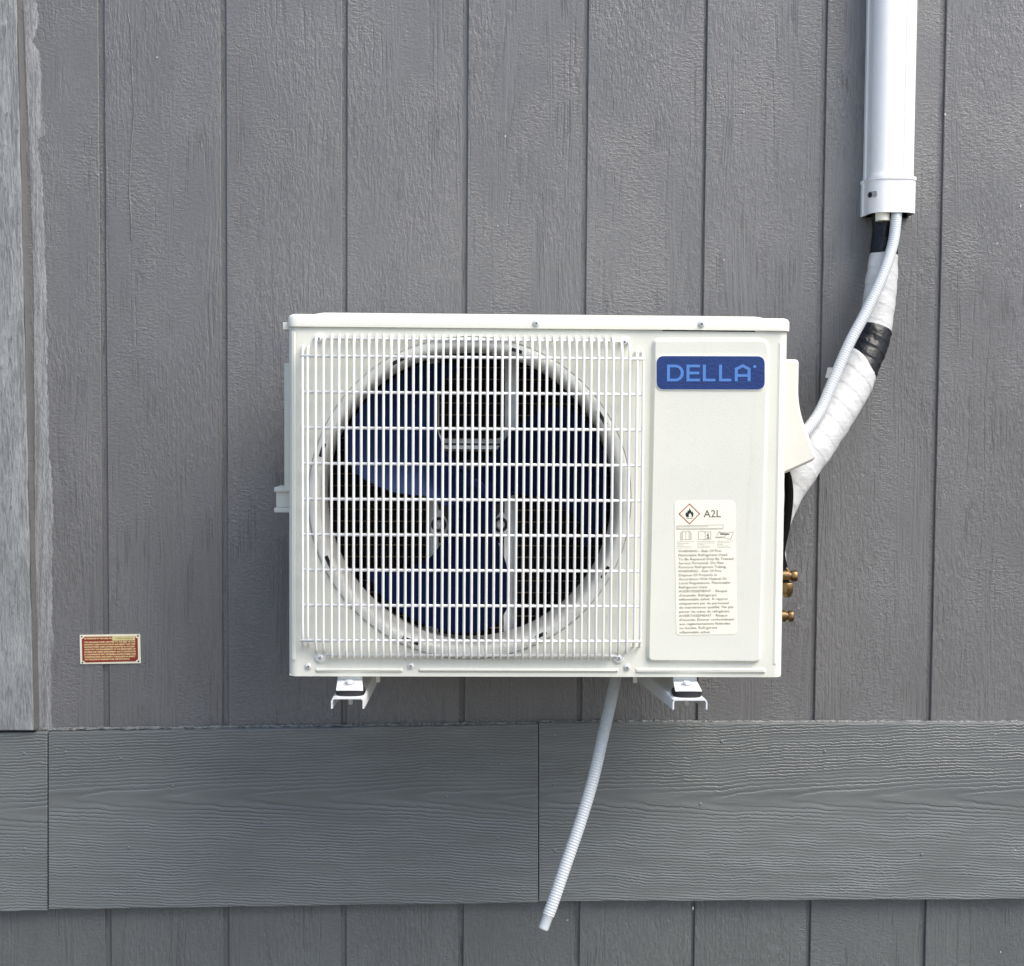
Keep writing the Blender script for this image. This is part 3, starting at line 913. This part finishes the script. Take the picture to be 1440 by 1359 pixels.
# fan: hub and three swept blades
FD = .318
HC = P(662, 696, FD); HC = Vector((HC.x, -FD, HC.z))
fan = thing('fan', 'x', 'x', HC); del fan['label']; del fan['category']
fan.parent = ac; fan.location = WORG[fan]-WORG[ac]
mb = MB(); mb.lathe([(.0390, .030), (.0390, .006), (.0360, .0025), (.0245, .001), (.0240, -.0035), (.0215, -.0050), (.0120, -.0054), (.0105, -.0030), (.0001, -.0030)], HC, 'y', 40)
mb.build('hub', M['fan'], fan, smooth=40)
def blade(k):
    off = -120*k
    mb = MB(); nr, na = 26, 20
    vs = []
    for i in range(nr+1):
        t = i/nr; r = .020 + (.2055-.020)*t
        tab = ((.020, 88, 212), (.036, 91, 209), (.044, 103, 198), (.055, 115, 187), (.067, 121, 181), (.112, 118, 178), (.159, 108, 171), (.2055, 95, 163))
        for (r0, l0, h0_), (r1, l1, h1_) in zip(tab[:-1], tab[1:]):
            if r <= r1 + 1e-6:
                fr = (r-r0)/(r1-r0); a0 = l0 + (l1-l0)*fr; a1 = h0_ + (h1_-h0_)*fr; break
        for m_ in range(na+1):
            s_ = m_/na
            rr = r
            if t > .82:
                e = abs(s_-.5)*2; rr = r - (t-.82)/.18*.016*e**4
            a = R(a0 + (a1-a0)*s_ + off)
            dep = (.5-s_)*(.006 + .052*min(1, t*1.35)) + .008*math.sin(math.pi*s_)*(1-.3*t)*min(1, t*3) + .001
            vs.append((HC.x + rr*math.cos(a), HC.y + dep, HC.z + rr*math.sin(a)))
    back = [(x, y+.0028, z) for x, y, z in vs]
    w_ = na+1; n_ = len(vs); fs = []
    for i in range(nr):
        for m_ in range(na):
            q = (i*w_+m_, i*w_+m_+1, (i+1)*w_+m_+1, (i+1)*w_+m_)
            fs.append(q); fs.append(tuple(n_+x for x in q[::-1]))
    for m_ in range(na):
        fs.append((m_, m_+1, n_+m_+1, n_+m_)); b_ = nr*w_; fs.append((b_+m_, b_+m_+1, n_+b_+m_+1, n_+b_+m_))
    for i in range(nr):
        for c in (0, na): fs.append((i*w_+c, (i+1)*w_+c, n_+(i+1)*w_+c, n_+i*w_+c))
    mb.add(vs+back, fs)
    mb.build('blade', M['fan'], fan, smooth=40)
for k in range(3):
    blade(k)
    pts = [P(x, y, FD) - HC for x, y in ((627, 640), (636, 652), (648, 659.5), (663, 662), (680, 659), (692, 651), (700, 641))]
    rm = Matrix.Rotation(R(120*k), 3, 'Y')
    mb = MB(); mb.tube(resample(catmull([HC + rm @ p + Vector((0, .004, 0)) for p in pts], 6), .004), .0027, 8)
    mb.build('root_rim', M['fan'], fan)

# motor, its mount and the condenser coil behind
MD = .262
mount = thing('motor_mount', 'x', 'x', P(662, 700, MD)); del mount['label']; del mount['category']
mount.parent = ac; mount.location = WORG[mount]-WORG[ac]
zt_, zb_ = P(662, 468, MD).z, P(662, 935, MD).z
def rail(xa_, xb_, name='rail'):
    a, b = P(xa_, 700, MD).x, P(xb_, 700, MD).x
    mb = MB(); mb.box(a, b, -MD, -MD+.0015, zb_, zt_); mb.box(a, a+.0012, -MD-.010, -MD, zb_, zt_); mb.box(b-.0012, b, -MD-.010, -MD, zb_, zt_)
    return mb.build(name, M['rail'], mount, bevel=.0005, seg=1)
rail(603, 617); rail(709, 726)
def crossbar(y0, y1):
    a, b = P(617.3, 700, MD).x, P(708.7, 700, MD).x
    z1, z0 = P(662, y0, MD).z, P(662, y1, MD).z
    mb = MB(); mb.box(a, b, -MD, -MD+.0015, z0, z1); mb.box(a, b, -MD-.006, -MD, z1-.0012, z1); mb.box(a, b, -MD-.006, -MD, z0, z0+.0012)
    o = mb.build('crossbar', M['rail'], mount, bevel=.0005, seg=1)
    zm = (z0+z1)/2
    mb = MB(); mb.box(a+.004, b-.004, -MD-.0006, -MD+.0003, zm-.0016, zm+.0016); mb.build('groove_shade', M['inner'], o, smooth=0)  # dark strip painting the shade of a groove along the bar
    return o
crossbar(618, 632); crossbar(764, 778)
# gussets rounding the corners of the window
for xs, sg in ((617.3, 1), (708.7, -1)):
    for y, up in ((618, 1), (778, -1)):
        c = P(xs, y, MD); rad = .014
        pts = [(c.x, c.z)] + [(c.x + sg*rad*(1-math.sin(t)), c.z + up*rad*(1-math.cos(t))) for t in [i/6*math.pi/2 for i in range(7)]]
        mb = MB(); mb.prism(pts, -MD+.0015, -MD-.0002); mb.build('gusset', M['rail'], mount, smooth=0)
mc = P(662, 697, .285); mc = Vector((mc.x, -.285, mc.z))
mb = MB(); mb.lathe([(.052, .075), (.052, .012), (.046, .004), (.014, .002), (.010, -.02)], mc, 'y', 36)
mb.build('motor', M['inner'], mount)
for x, y, sg in ((617, 738, 1), (703.5, 738, -1)):
    c = P(x, y, MD+.012)
    out = [(-.014, -.014), (.012, -.016), (.017, -.004), (.013, .012), (.004, .024), (-.004, .020), (-.012, .006)]
    pts = rquad([(c.x + sg*a*.9, c.z + b) for a, b in (out if sg > 0 else out)], .004, 4)
    mb = MB(); mb.prism(pts, -MD, -MD-.012); ear = mb.build('motor_ear', M['rail'], mount, bevel=.0015)
    q = Vector((c.x, -MD-.0122, c.z))
    mb = MB(); mb.lathe([(.0116, 0), (.0116, -.0012), (.0080, -.0016), (.0070, -.0014)], q, 'y', 20); mb.build('rubber_washer', M['rubber'], ear)
    mb = MB(); mb.lathe([(.0062, -.0005), (.0062, -.0035), (.0050, -.0048), (.0032, -.005), (.0026, -.003), (.0001, -.003)], q, 'y', 18); mb.build('screw', M['screw'], ear)

coil = thing('condenser_coil', 'x', 'x', (FC.x, -.13, FC.z)); del coil['label']; del coil['category']
coil.parent = ac; coil.location = WORG[coil]-WORG[ac]
mb = MB(); x = XL+.006
while x < xp-.002:                                      # upright fins
    mb.box(x, x+.0006, -.150, -.128, ZB+.004, ZT-.002); x += .0030
fins = mb.build('fin_pack', M['coilfin'], coil, smooth=0); fins['kind'] = 'stuff'
mb = MB(); mb.box(XL+.006, xp-.002, -.1275, -.1265, ZB+.004, ZT-.002); mb.build('coil_backing', M['coilfin'], coil, smooth=0)
tb = None; z = ZB+.018
while z < ZT-.01:
    loc = Vector(((XL+xp)/2, -.151, z))
    if tb is None:
        mb = MB(); mb.tube([Vector((XL+.006, loc.y, z)), Vector((xp-.002, loc.y, z))], .0011, 6); tb = mb.build('coil_tube', M['copper'], coil, loc=loc)
    else: dup(tb, coil, loc)
    z += .0190

# handle on the left side
hd = .25
def hp(x, y): return P(x, y, hd)
mb = MB()
a, b = hp(389.5, 690.5), hp(404, 684); mb.box(a.x, XL, -hd-.03, -hd+.03, a.z, b.z)
a, b = hp(389.5, 719), hp(404, 712.5); mb.box(a.x, XL, -hd-.03, -hd+.03, a.z, b.z)
a, b = hp(391.5, 712.4), hp(404, 690.6); mb.box(a.x, XL, -hd-.024, -hd+.03, a.z, b.z)
mb.build('side_handle', M['cover'], ac, bevel=.0016)
for y in (596, 836):
    q = P(402.5, y, .29)
    mb = MB(); mb.lathe([(.0052, 0), (.0052, -.001), (.0036, -.0012), (.0034, -.003), (.002, -.0042), (.0001, -.0044)], Vector((XL-.0005, q.y, q.z)), 'x', 14)
    mb.build('side_screw', M['steel'], ac)

# valve cover on the right side
vd0, vd1 = .300, .170
def V(x, y): p = P(x, y, .27); return (p.x, p.z)
pts = rquad([(XR-.0005, V(1110, 506)[1]), V(1117.5, 507), V(1116.2, 574), V(1143, 645), (XR-.0005, V(1107, 671.5)[1])], [.0005, .0062, .03, .011, .0005], 6)
mb = MB(); mb.prism(pts, -vd1, -vd0, bev=.004)
mb.build('valve_cover', M['cover'], ac, smooth=50)

# service valves with brass caps
def hexpts(r, a0=0): return [(r*math.cos(R(60*k+a0)), r*math.sin(R(60*k+a0))) for k in range(6)]
def hexprism(mb, c, ax, r, h, ch=.0012):
    """hex nut with its axis along x (ax='x'), z, or y"""
    prof = [(r*.86, 0), (r, ch), (r, h-ch), (r*.86, h)]
    rings = []
    for rr, hh_ in prof:
        rg = []
        for k in range(6):
            u, w_ = rr*math.cos(R(60*k+12)), rr*math.sin(R(60*k+12))
            rg.append(Vector(c) + (Vector((hh_, u, w_)) if ax == 'x' else Vector((u, hh_, w_)) if ax == 'y' else Vector((u, w_, hh_))))
        rings.append(rg)
    mb.hull(rings)
vd = .26
def valve(y, x_cap, x_end, rr):
    c = P(1104, y, vd); xc0, xc1 = P(x_cap, y, vd).x, P(x_end, y, vd).x
    mb = MB(); mb.lathe([(rr*1.02, XR-c.x), (rr*1.02, xc0-.004-c.x), (rr*.72, xc0-.0035-c.x), (rr*.72, xc0+.001-c.x)], c, 'x', 20, capped=True)
    o = mb.build('service_valve', M['brass'], ac)
    mb = MB(); hexprism(mb, (xc0, c.y, c.z), 'x', rr, xc1-xc0); mb.build('hex_cap', M['brass'], o, bevel=.0005, seg=1)
    return o, c
v1, c = valve(866.5, 1107.5, 1115.5, .0090)
v2, c = valve(810, 1112, 1121, .0090)
bx = P(1105.5, 810, vd).x
mb = MB(); hexprism(mb, (bx, c.y-.010, c.z-.025), 'z', .0098, .016); mb.lathe([(.0075, 0), (.0055, -.006)], (bx, c.y-.010, c.z-.025), 'z', 14, capped=True)
mb.build('flare_nut', M['brass'], v2, bevel=.0004, seg=1)
mb = MB(); hexprism(mb, (bx-.001, c.y+.006, c.z+.001), 'y', .0118, .02); mb.build('valve_body', M['brass'], v2)
# scrap of white foam above the valve
path = [P(x, y, .22) for x, y in ((1098, 765), (1101.5, 780), (1102.5, 794))]
mb = MB(); mb.tube(path, .0042, 10); mb.build('foam_scrap', M['tape'], ac)

# feet: sheet tabs that stick out under the front edge, slotted, with nut
def foot(cx_l, cx_r, ct_l, ct_r, ytop, ybot):
    zf = P(0, 0, 0).z
    a = P((cx_l+cx_r)/2, ybot, DF+.030)
    xl, xr = P(cx_l, ybot, DF+.030).x, P(cx_r, ybot, DF+.030).x
    d2 = DF-.010
    xl2, xr2 = P(ct_l, ytop, d2).x, P(ct_r, ytop, d2).x
    zt2 = P((ct_l+ct_r)/2, ytop, d2).z
    mb = MB()
    vs = [(xl, -DF-.030, a.z), (xr, -DF-.030, a.z), (xr2, -d2, zt2), (xl2, -d2, zt2)]
    lo = [(x, y, z-.0022) for x, y, z in vs]
    mb.hull([lo, vs])
    # riser up into the base
    mb.hull([[(xl2, -d2, zt2-.002), (xr2, -d2, zt2-.002), (xr2, -d2+.003, zt2-.002), (xl2, -d2+.003, zt2-.002)], [(xl2, -d2, ZB+.0004), (xr2, -d2, ZB+.0004), (xr2, -d2+.003, ZB+.0004), (xl2, -d2+.003, ZB+.0004)]])
    o = mb.build('foot', M['galv'], ac, bevel=.0006, seg=1)
    mid = (Vector(vs[0])+Vector(vs[1])+Vector(vs[2])+Vector(vs[3]))/4
    nx = (Vector(vs[1])-Vector(vs[0])).normalized(); ny = (Vector(vs[3])-Vector(vs[0])).normalized(); nz_ = nx.cross(ny).normalized()
    rot = Matrix((nx, nz_.cross(nx), nz_)).transposed().to_4x4()
    mm = Matrix.Translation(mid) @ rot
    mb = MB(); mb.lathe([(.0086, 0), (.0086, .0012), (.006, .0014)], (0, 0, 0), 'z', 20); mb.v = [mm @ v for v in mb.v]
    mb.build('washer', M['steel'], o)
    mb = MB(); hexprism(mb, (0, 0, .0012), 'z', .0062, .0045); mb.v = [mm @ v for v in mb.v]
    mb.build('nut', M['steel'], o, bevel=.0003, seg=1)
    return o, a, xl, xr
f1, fa1, fl1, fr1 = foot(472.5, 510.5, 474.5, 509.5, 955.5, 970)
f2, fa2, fl2, fr2 = foot(949.5, 987, 946.5, 980, 957.0, 971)
for x, y in ((531.5, 956), (893, 957)):
    a = P(x, y, DF-.06)
    mb = MB(); mb.box(a.x-.003, a.x+.003, a.y-.001, a.y+.001, a.z-.004, ZB+.001); mb.build('base_clip', M['white'], ac, bevel=.0004, seg=1)

# ------------------------------------------------------------------ brackets
def bracket(lx, rx, fy, topy, boty, label, skew, foot_a, fl, fr):
    d = DF+.042
    l, r_ = P(lx, topy, d), P(rx, topy, d)
    ztop = P((lx+rx)/2, fy, d).z
    zbot = P((lx+rx)/2, boty, d).z
    root = thing('wall_bracket', label, 'bracket', ((l.x+r_.x)/2, 0, zbot), 'brackets carrying the air conditioner')
    th = .0022
    def sec(y, dx, drop):
        xl, xr = l.x+dx, r_.x+dx
        return [(xl, y, zbot-drop), (xl+th, y, zbot-drop), (xl+th, y, ztop-th-.002), (xl+th+.002, y, ztop-th), (xr-th-.002, y, ztop-th), (xr-th, y, ztop-th-.002), (xr-th, y, zbot-drop), (xr, y, zbot-drop), (xr, y, ztop-.005), (xr-.0015, y, ztop-.0015), (xr-.005, y, ztop), (xl+.005, y, ztop), (xl+.0015, y, ztop-.0015), (xl, y, ztop-.005)]
    mb = MB(); mb.hull([sec(-d, 0, 0), sec(-.3, skew*.2, .006), sec(-.004, skew, .012)])
    arm = mb.build('arm', M['galv'], root, smooth=30)
    # upright plate against the wall
    mb = MB(); cx_ = (l.x+r_.x)/2 + skew
    mb.box(cx_-.021, cx_+.021, -.0040, -.0008, ztop-.02, ztop+.30)
    mb.build('wall_plate', M['galv'], root, bevel=.0006, seg=1)
    # rubber pad between foot and arm
    w_ = (fr-fl)/2 + .0025; cxp = (fl+fr)/2
    zt2 = foot_a.z-.0026
    pts = []
    for k in range(24):
        a = 2*math.pi*k/24
        ca, sa = math.cos(a), math.sin(a)
        pts.append((cxp + w_*math.copysign(abs(ca)**.6, ca), -DF-.012 + .021*math.copysign(abs(sa)**.75, sa)))
    hgt = zt2-ztop
    mb = MB(); mb.hull([[(x*.94+cxp*.06, y, ztop+.0002) for x, y in pts], [(x, y, ztop+hgt*.5) for x, y in pts], [(x*.96+cxp*.04, y, zt2-.0002) for x, y in pts]])
    mb.build('rubber_pad', M['rubber'], root, smooth=40)
    mb = MB(); mb.lathe([(.0030, zbot+.000-ztop), (.0034, zbot+.0008-ztop), (.0034, -.0024)], (cxp, -DF-.012, ztop), 'z', 14, capped=True)
    mb.build('bolt', M['steel'], root)
    return root
bracket(465.5, 512, 981.5, 984, 997, 'white steel bracket under the left foot of the unit, below the fan', .004, fa1, fl1, fr1)
bracket(946, 995, 983.5, 986, 998, 'white steel bracket under the right foot of the unit, below the warning label', -.035, fa2, fl2, fr2)

# ------------------------------------------------------------------ hanging drain hose
def corrugated(path_pts, r, pitch, name, mat, parent, sides=18, taper=None):
    path = resample(catmull(path_pts, 12), pitch/5)
    prof = [1.0, 1.0, .968, .935, .968]
    mb = MB(); mb.tube(path, lambda i, a, s: r*prof[i % 5]*(taper(i/len(path)) if taper else 1), sides)
    return mb.build(name, mat, parent, smooth=70), path
dh = [P(867, 942, .18), P(866, 953, .19), P(858, 991, .22), P(848, 1035, .245), P(835, 1092, .27), P(817.5, 1152, .29), P(796, 1215, .31), P(778, 1268, .325), P(771, 1287, .33)]
dhr = thing('drain_hose', 'pale corrugated drain hose hanging below the unit across the trim boards', 'hose', P(771, 1287, .33))
corrugated(dh, .0094, .0042, 'corrugated_tube', M['hose'], dhr)
a, b = P(771.4, 1286, .33), P(763.5, 1307.5, .336)
mb = MB(); path = [a.lerp(b, t) for t in (0, .04, .1, .9, .97, 1)]
rs = [.0082, .0088, .0080, .0078, .0076, .0068]
mb.tube(path, lambda i, an, s: rs[i], 20, caps=False)
mb.tube([path[-1], path[-1].lerp(a, .7)], .0062, 20, caps=True)
mb.build('end_sleeve', M['hose'], dhr, smooth=50)

# ------------------------------------------------------------------ duct and pipes
def duct_section(xc, w, dep, r, step=True):
    x0, x1 = xc-w/2, xc+w/2
    pts = [(x0, -.0005), (x0, -.010), (x0+.0022, -.0112)]
    n = 9
    for k in range(n+1):
        t = math.pi/2*k/n; pts.append((x0+.0022 + r*(1-math.cos(t)), -(dep-r) - r*math.sin(t)))
    if step:
        xs = xc + w*.17
        pts += [(xs-.0007, -dep), (xs-.0004, -dep+.0009), (xs+.0004, -dep+.0009), (xs+.0007, -dep)]
    for k in range(n+1):
        t = math.pi/2*k/n; pts.append((x1-.0022 - r*(1-math.sin(t)), -(dep-r) - r*math.cos(t)))
    pts += [(x1-.0022, -.0112), (x1, -.010), (x1, -.0005)]
    return pts
dl, dr_ = P(1219.6, 0, .004).x, P(1290.5, 0, .03).x
dl2, dr2 = P(1214, 245, .004).x, P(1283, 245, .03).x
dl, dr_ = (dl+dl2)/2, (dr_+dr2)/2
dxc, dw = (dl+dr_)/2, dr_-dl
zc1, zc0 = P(1248, 249, .05).z, P(1248, 300, .05).z
duct = thing('pipe_duct', 'white vertical plastic pipe cover running up the wall at the upper right', 'pipe cover', (dxc, 0, zc0))
sec = duct_section(dxc, dw, .058, .022)
mb = MB(); mb.hull([[(x, y, zc1-.004) for x, y in sec], [(x, y, 2.5) for x, y in sec]])
mb.build('cover_channel', M['pvc'], duct, smooth=30)
so = duct_section(dxc, dw+.0062, .0620, .024, False); si = duct_section(dxc, dw+.0012, .0592, .0225, False)
sl_ = duct_section(dxc, dw+.0085, .0634, .0245, False)
mb = MB()
rings = [[(x, y, zc0) for x, y in si], [(x, y, zc0) for x, y in so], [(x, y, zc1-.006) for x, y in so], [(x, y, zc1-.005) for x, y in sl_], [(x, y, zc1) for x, y in sl_], [(x, y, zc1+.0004) for x, y in si]]
mb.hull(rings, False, False)
mb.hull([[(x, y, zc0) for x, y in si], [(x, y, zc1-.008) for x, y in si]], False, True)
collar = mb.build('end_collar', M['pvc'], duct, smooth=35)
mb = MB()
def sidepos(px_, y):      # point on the collar's rounded face under pixel (px_, y)
    best = None
    for (x, yy) in so:
        p = Vector((x, yy, 0)); q = P(px_, y, -yy)
        e = abs(q.x-x)
        if best is None or e < best[0]: best = (e, x, yy, q.z)
    return Vector(best[1:])
for px_, y, wd in ((1225.5, 273.5, .0108), (1279.5, 272.5, .006)):
    c = sidepos(px_, y)
    i = min(range(len(so)), key=lambda k: (Vector((so[k][0], so[k][1], 0))-Vector((c.x, c.y, 0))).length)
    i = max(1, min(len(so)-2, i)); t = Vector((so[i+1][0]-so[i-1][0], so[i+1][1]-so[i-1][1], 0)).normalized()
    nrm = Vector((t.y, -t.x, 0))
    if nrm.y > 0: nrm = -nrm
    pts = rrect(-wd, -.0048, wd, .0048, .0046, 4)
    mm = lambda u, v, o: c + t*u + Vector((0, 0, v)) + nrm*o
    m1 = MB(); m1.hull([[mm(u, v, -.001) for u, v in pts], [mm(u, v, .0006) for u, v in pts]])
    sl1 = m1.build('mounting_slot_shade', M['slot'], collar, smooth=0)  # grey raised pad, its colour painting the shade of a recessed slot
    m2 = MB(); pts2 = [(-wd*.40 + .0046*math.cos(R(30*k)), -.0004+.0046*math.sin(R(30*k))) for k in range(12)]
    m2.hull([[mm(u, v, -.001) for u, v in pts2], [mm(u, v, .0009) for u, v in pts2]])
    m2.build('hole_shade', M['opening_shade'], collar, smooth=0)  # black disc on the collar, painted as the shade in a hole

# taped bundle of refrigerant pipes
def bd_(x, y, d): return P(x, y, d)
BP = [bd_(1240, 285, .030), bd_(1243, 320, .031), bd_(1243, 355, .034), bd_(1239, 400, .042), bd_(1234, 440, .052), bd_(1227, 475, .064), bd_(1214.5, 508, .080), bd_(1197, 545, .100), bd_(1173, 585, .122), bd_(1149, 625, .145), bd_(1128, 662, .165), bd_(1111, 702, .18), bd_(1103, 733, .188), bd_(1088, 757, .198), bd_(1060, 772, .205)]
BW = [15, 17, 20, 22.5, 23, 23.5, 23, 24, 24, 22.5, 18.5, 11.5, 6.5, 7.5, 8]
path = catmull(BP, 10)
lens = [0.0]
for a, b in zip(path[:-1], path[1:]): lens.append(lens[-1]+(b-a).length)
knots = [lens[min(i*10, len(lens)-1)] for i in range(len(BP))]
def wid(s):
    for i in range(len(knots)-1):
        if s <= knots[i+1]:
            t = (s-knots[i])/(knots[i+1]-knots[i]); t = t*t*(3-2*t)
            k = .00119*(1-t*0)
            return (BW[i]*(1-t)+BW[i+1]*t)*(1.2124e-3)*.985
    return BW[-1]*1.2e-3
def near_s(x, y, d):
    p = P(x, y, d); return min(range(len(path)), key=lambda i: (path[i]-p).length)
bundle = thing('pipe_bundle', 'bundle of pipes wrapped in white tape with a black tape band, bending into the unit', 'pipes', BP[-2])
fine_path = resample(path, .0016)
fl_ = [0.0]
for a, b in zip(fine_path[:-1], fine_path[1:]): fl_.append(fl_[-1]+(b-a).length)
def seg(s0, s1, name, mat, grow=0.0, pitch=.022, saw=.05, slant=0.0, seed=1, wr=.0):
    ii = [i for i in range(len(fine_path)) if s0 <= fl_[i] <= s1]
    rnd = random.Random(seed)
    ph = [rnd.uniform(0, 6.28) for _ in range(6)]
    def rad(i, an, s):
        S = fl_[ii[i]]
        r = wid(S) + grow
        u = (S/pitch + an/(2*math.pi)*1.0) % 1.0
        r *= 1 + saw*(u-.5)
        r *= 1 + wr*(math.sin(3*an + S*140 + ph[0])*.5 + math.sin(5*an - S*230 + ph[1])*.35 + math.sin(2*an + S*410 + ph[2])*.3)
        e = min(i, len(ii)-1-i)
        if e < 2: r *= (1-.03*(2-e))
        return r
    mb = MB(); mb.tube([fine_path[i] for i in ii], rad, 28, squash=.72, shift=(lambda i, an: -slant*math.sin(an)*max(0, 1-i/26)) if slant else None)
    return mb.build(name, mat, bundle, smooth=28)
def s_at(x, y, d):
    p = P(x, y, d); i = min(range(len(fine_path)), key=lambda i: (fine_path[i]-p).length); return fl_[i]
sA, sB, sC = s_at(1243, 357, .034), s_at(1230, 470, .06), s_at(1217, 512, .08)
seg(0.0, sA+.006, 'black_tape_wrap', M['black'], -.0005, .03, .04, seed=2, wr=.03)
seg(sA, sB+.004, 'white_tape_wrap', M['tape'], .0000, .030, .036, seed=3, wr=.012)
seg(sB-.010, sC+.034, 'black_tape_wrap', M['black'], .0017, .02, .03, seed=4, wr=.018)
seg(sC+.004, fl_[-1], 'white_tape_wrap', M['tape'], .0036, .032, .038, slant=.016, seed=5, wr=.016)
# cream pipe stub inside the collar and the loose tape tail
mb = MB(); mb.tube([P(1241, 285, .044), P(1241, 311, .045)], .0118, 18); mb.build('cream_pipe', M['paper'], bundle)
tail = [P(1164, 517, .112), P(1170, 517, .108), P(1172, 534, .106), P(1160.5, 531, .112)]
mb = MB(); mb.hull([[Vector(p) for p in tail], [Vector(p)+Vector((.0005, .0015, 0)) for p in tail]]); mb.build('tape_tail', M['tape'], bundle, smooth=0)
# black foam sleeve bending down behind the cabinet edge
sp = [P(1098, 655, .21), P(1106, 668, .212), P(1109.5, 690, .214), P(1108.5, 715, .216), P(1104, 745, .217), P(1098, 775, .224), P(1101, 797, .245), P(1104.5, 822, .264)]
mb = MB(); mb.tube(catmull(sp, 8), .0068, 14); mb.build('foam_sleeve', M['foam'], bundle)

# corrugated condensate hose in front of the bundle
hp_ = [P(1262, 280, .048), P(1260.5, 305, .052), P(1255.5, 343.5, .066), P(1241, 388, .088), P(1218, 438.5, .108), P(1194, 484, .124), P(1170, 540, .142), P(1153, 579, .156), P(1134, 606, .172), P(1112, 632, .19), P(1098, 646, .20)]
ch = thing('condensate_hose', 'pale grey corrugated hose curving from the pipe cover in front of the taped bundle', 'hose', P(1134, 606, .172))
corrugated(hp_, .0092, .0042, 'corrugated_tube', M['hose'], ch)

# ------------------------------------------------------------------ certification plate
PD = .0012
pc = [P(113.1, 934, PD), P(198.2, 932.8, PD), P(197, 891.8, PD), P(112.2, 893.1, PD)]
sg_c = (pc[0]+pc[1]+pc[2]+pc[3])/4
plate = thing('certification_plate', 'small red plate with gold lettering nailed over a groove at lower left', 'sign', (sg_c.x, 0, sg_c.z))
mb = MB(); mb.prism(rquad([(p.x, p.z) for p in pc], .0012, 2), -.0006, -.0020)
pb = mb.build('plate_back', M['plate'], plate, smooth=0)
S4 = 9.6
def T(zx, zy): p = P(90+zx/S4, 870+zy/S4, .0022); return (p.x, p.z)
red = [(240, 275), (262, 268), (275, 246), (960, 238), (972, 262), (994, 268), (1000, 552), (978, 560), (968, 578), (290, 594), (272, 574), (248, 568)]
mb = MB(); mb.prism([T(*p) for p in red][::-1], -.0020, -.0024)
mb.build('red_panel', M['platered'], plate, smooth=0)
tl = ['AS EVIDENCED BY THIS LABEL NO.', 'THE MANUFACTURER CERTIFIES TO THE BEST OF THE', "MANUFACTURER'S KNOWLEDGE AND BELIEF THAT THIS", 'MANUFACTURED HOME HAS BEEN INSPECTED IN ACCORD-', 'ANCE WITH THE REQUIREMENTS OF THE DEPARTMENT OF', 'HOUSING AND URBAN DEVELOPMENT AND IS CONSTRUCTED', 'IN CONFORMANCE WITH THE FEDERAL MANUFACTURED HOME', 'CONSTRUCTION AND SAFETY STANDARDS IN EFFECT', 'ON THE DATE OF MANUFACTURE. SEE DATA PLATE.']
ends = [(272, 278, 650), (272, 328, 962), (272, 360, 962), (274, 393, 962), (274, 426, 966), (276, 460, 970), (276, 494, 970), (278, 527, 966), (280, 560, 890)]
rt = math.atan2(pc[1].z-pc[0].z, pc[1].x-pc[0].x)
mb = MB()
for s, (x0, yb, x1) in zip(tl, ends):
    p, q = T(x0, yb), T(x1, yb)
    tg = text_geo(s, p[0], p[1]-.0004, -.0026, width=q[0]-p[0], height=.00262, size=.003, bold=.00012, rot=rt); mb.add(tg.v, tg.f)
mb.build('lettering', M['gold'], plate, smooth=0)
mb = MB(); mb.prism([T(652, 298), T(960, 294), T(958, 240), T(652, 244)], -.0024, -.0027); st_ = mb.build('number_sticker', M['sticker'], plate, smooth=0)
mb = MB(); rnd = random.Random(8)
x = 690
while x < 930:
    w_ = rnd.uniform(6, 16); mb.flat([T(x, 276), T(x+w_, 276), T(x+w_, 258), T(x, 258)], -.0029); x += w_ + rnd.uniform(5, 9)
mb.build('sticker_mark', M['mark'], st_, smooth=0)
for zx, zy in ((240, 245), (998, 234), (250, 594), (1006, 578)):
    p = T(zx, zy)
    mb = MB(); mb.lathe([(.0015, -.0001), (.0014, -.0006), (.0001, -.0009)], (p[0], -.0020, p[1]), 'y', 10); mb.build('nail', M['inner'], plate)
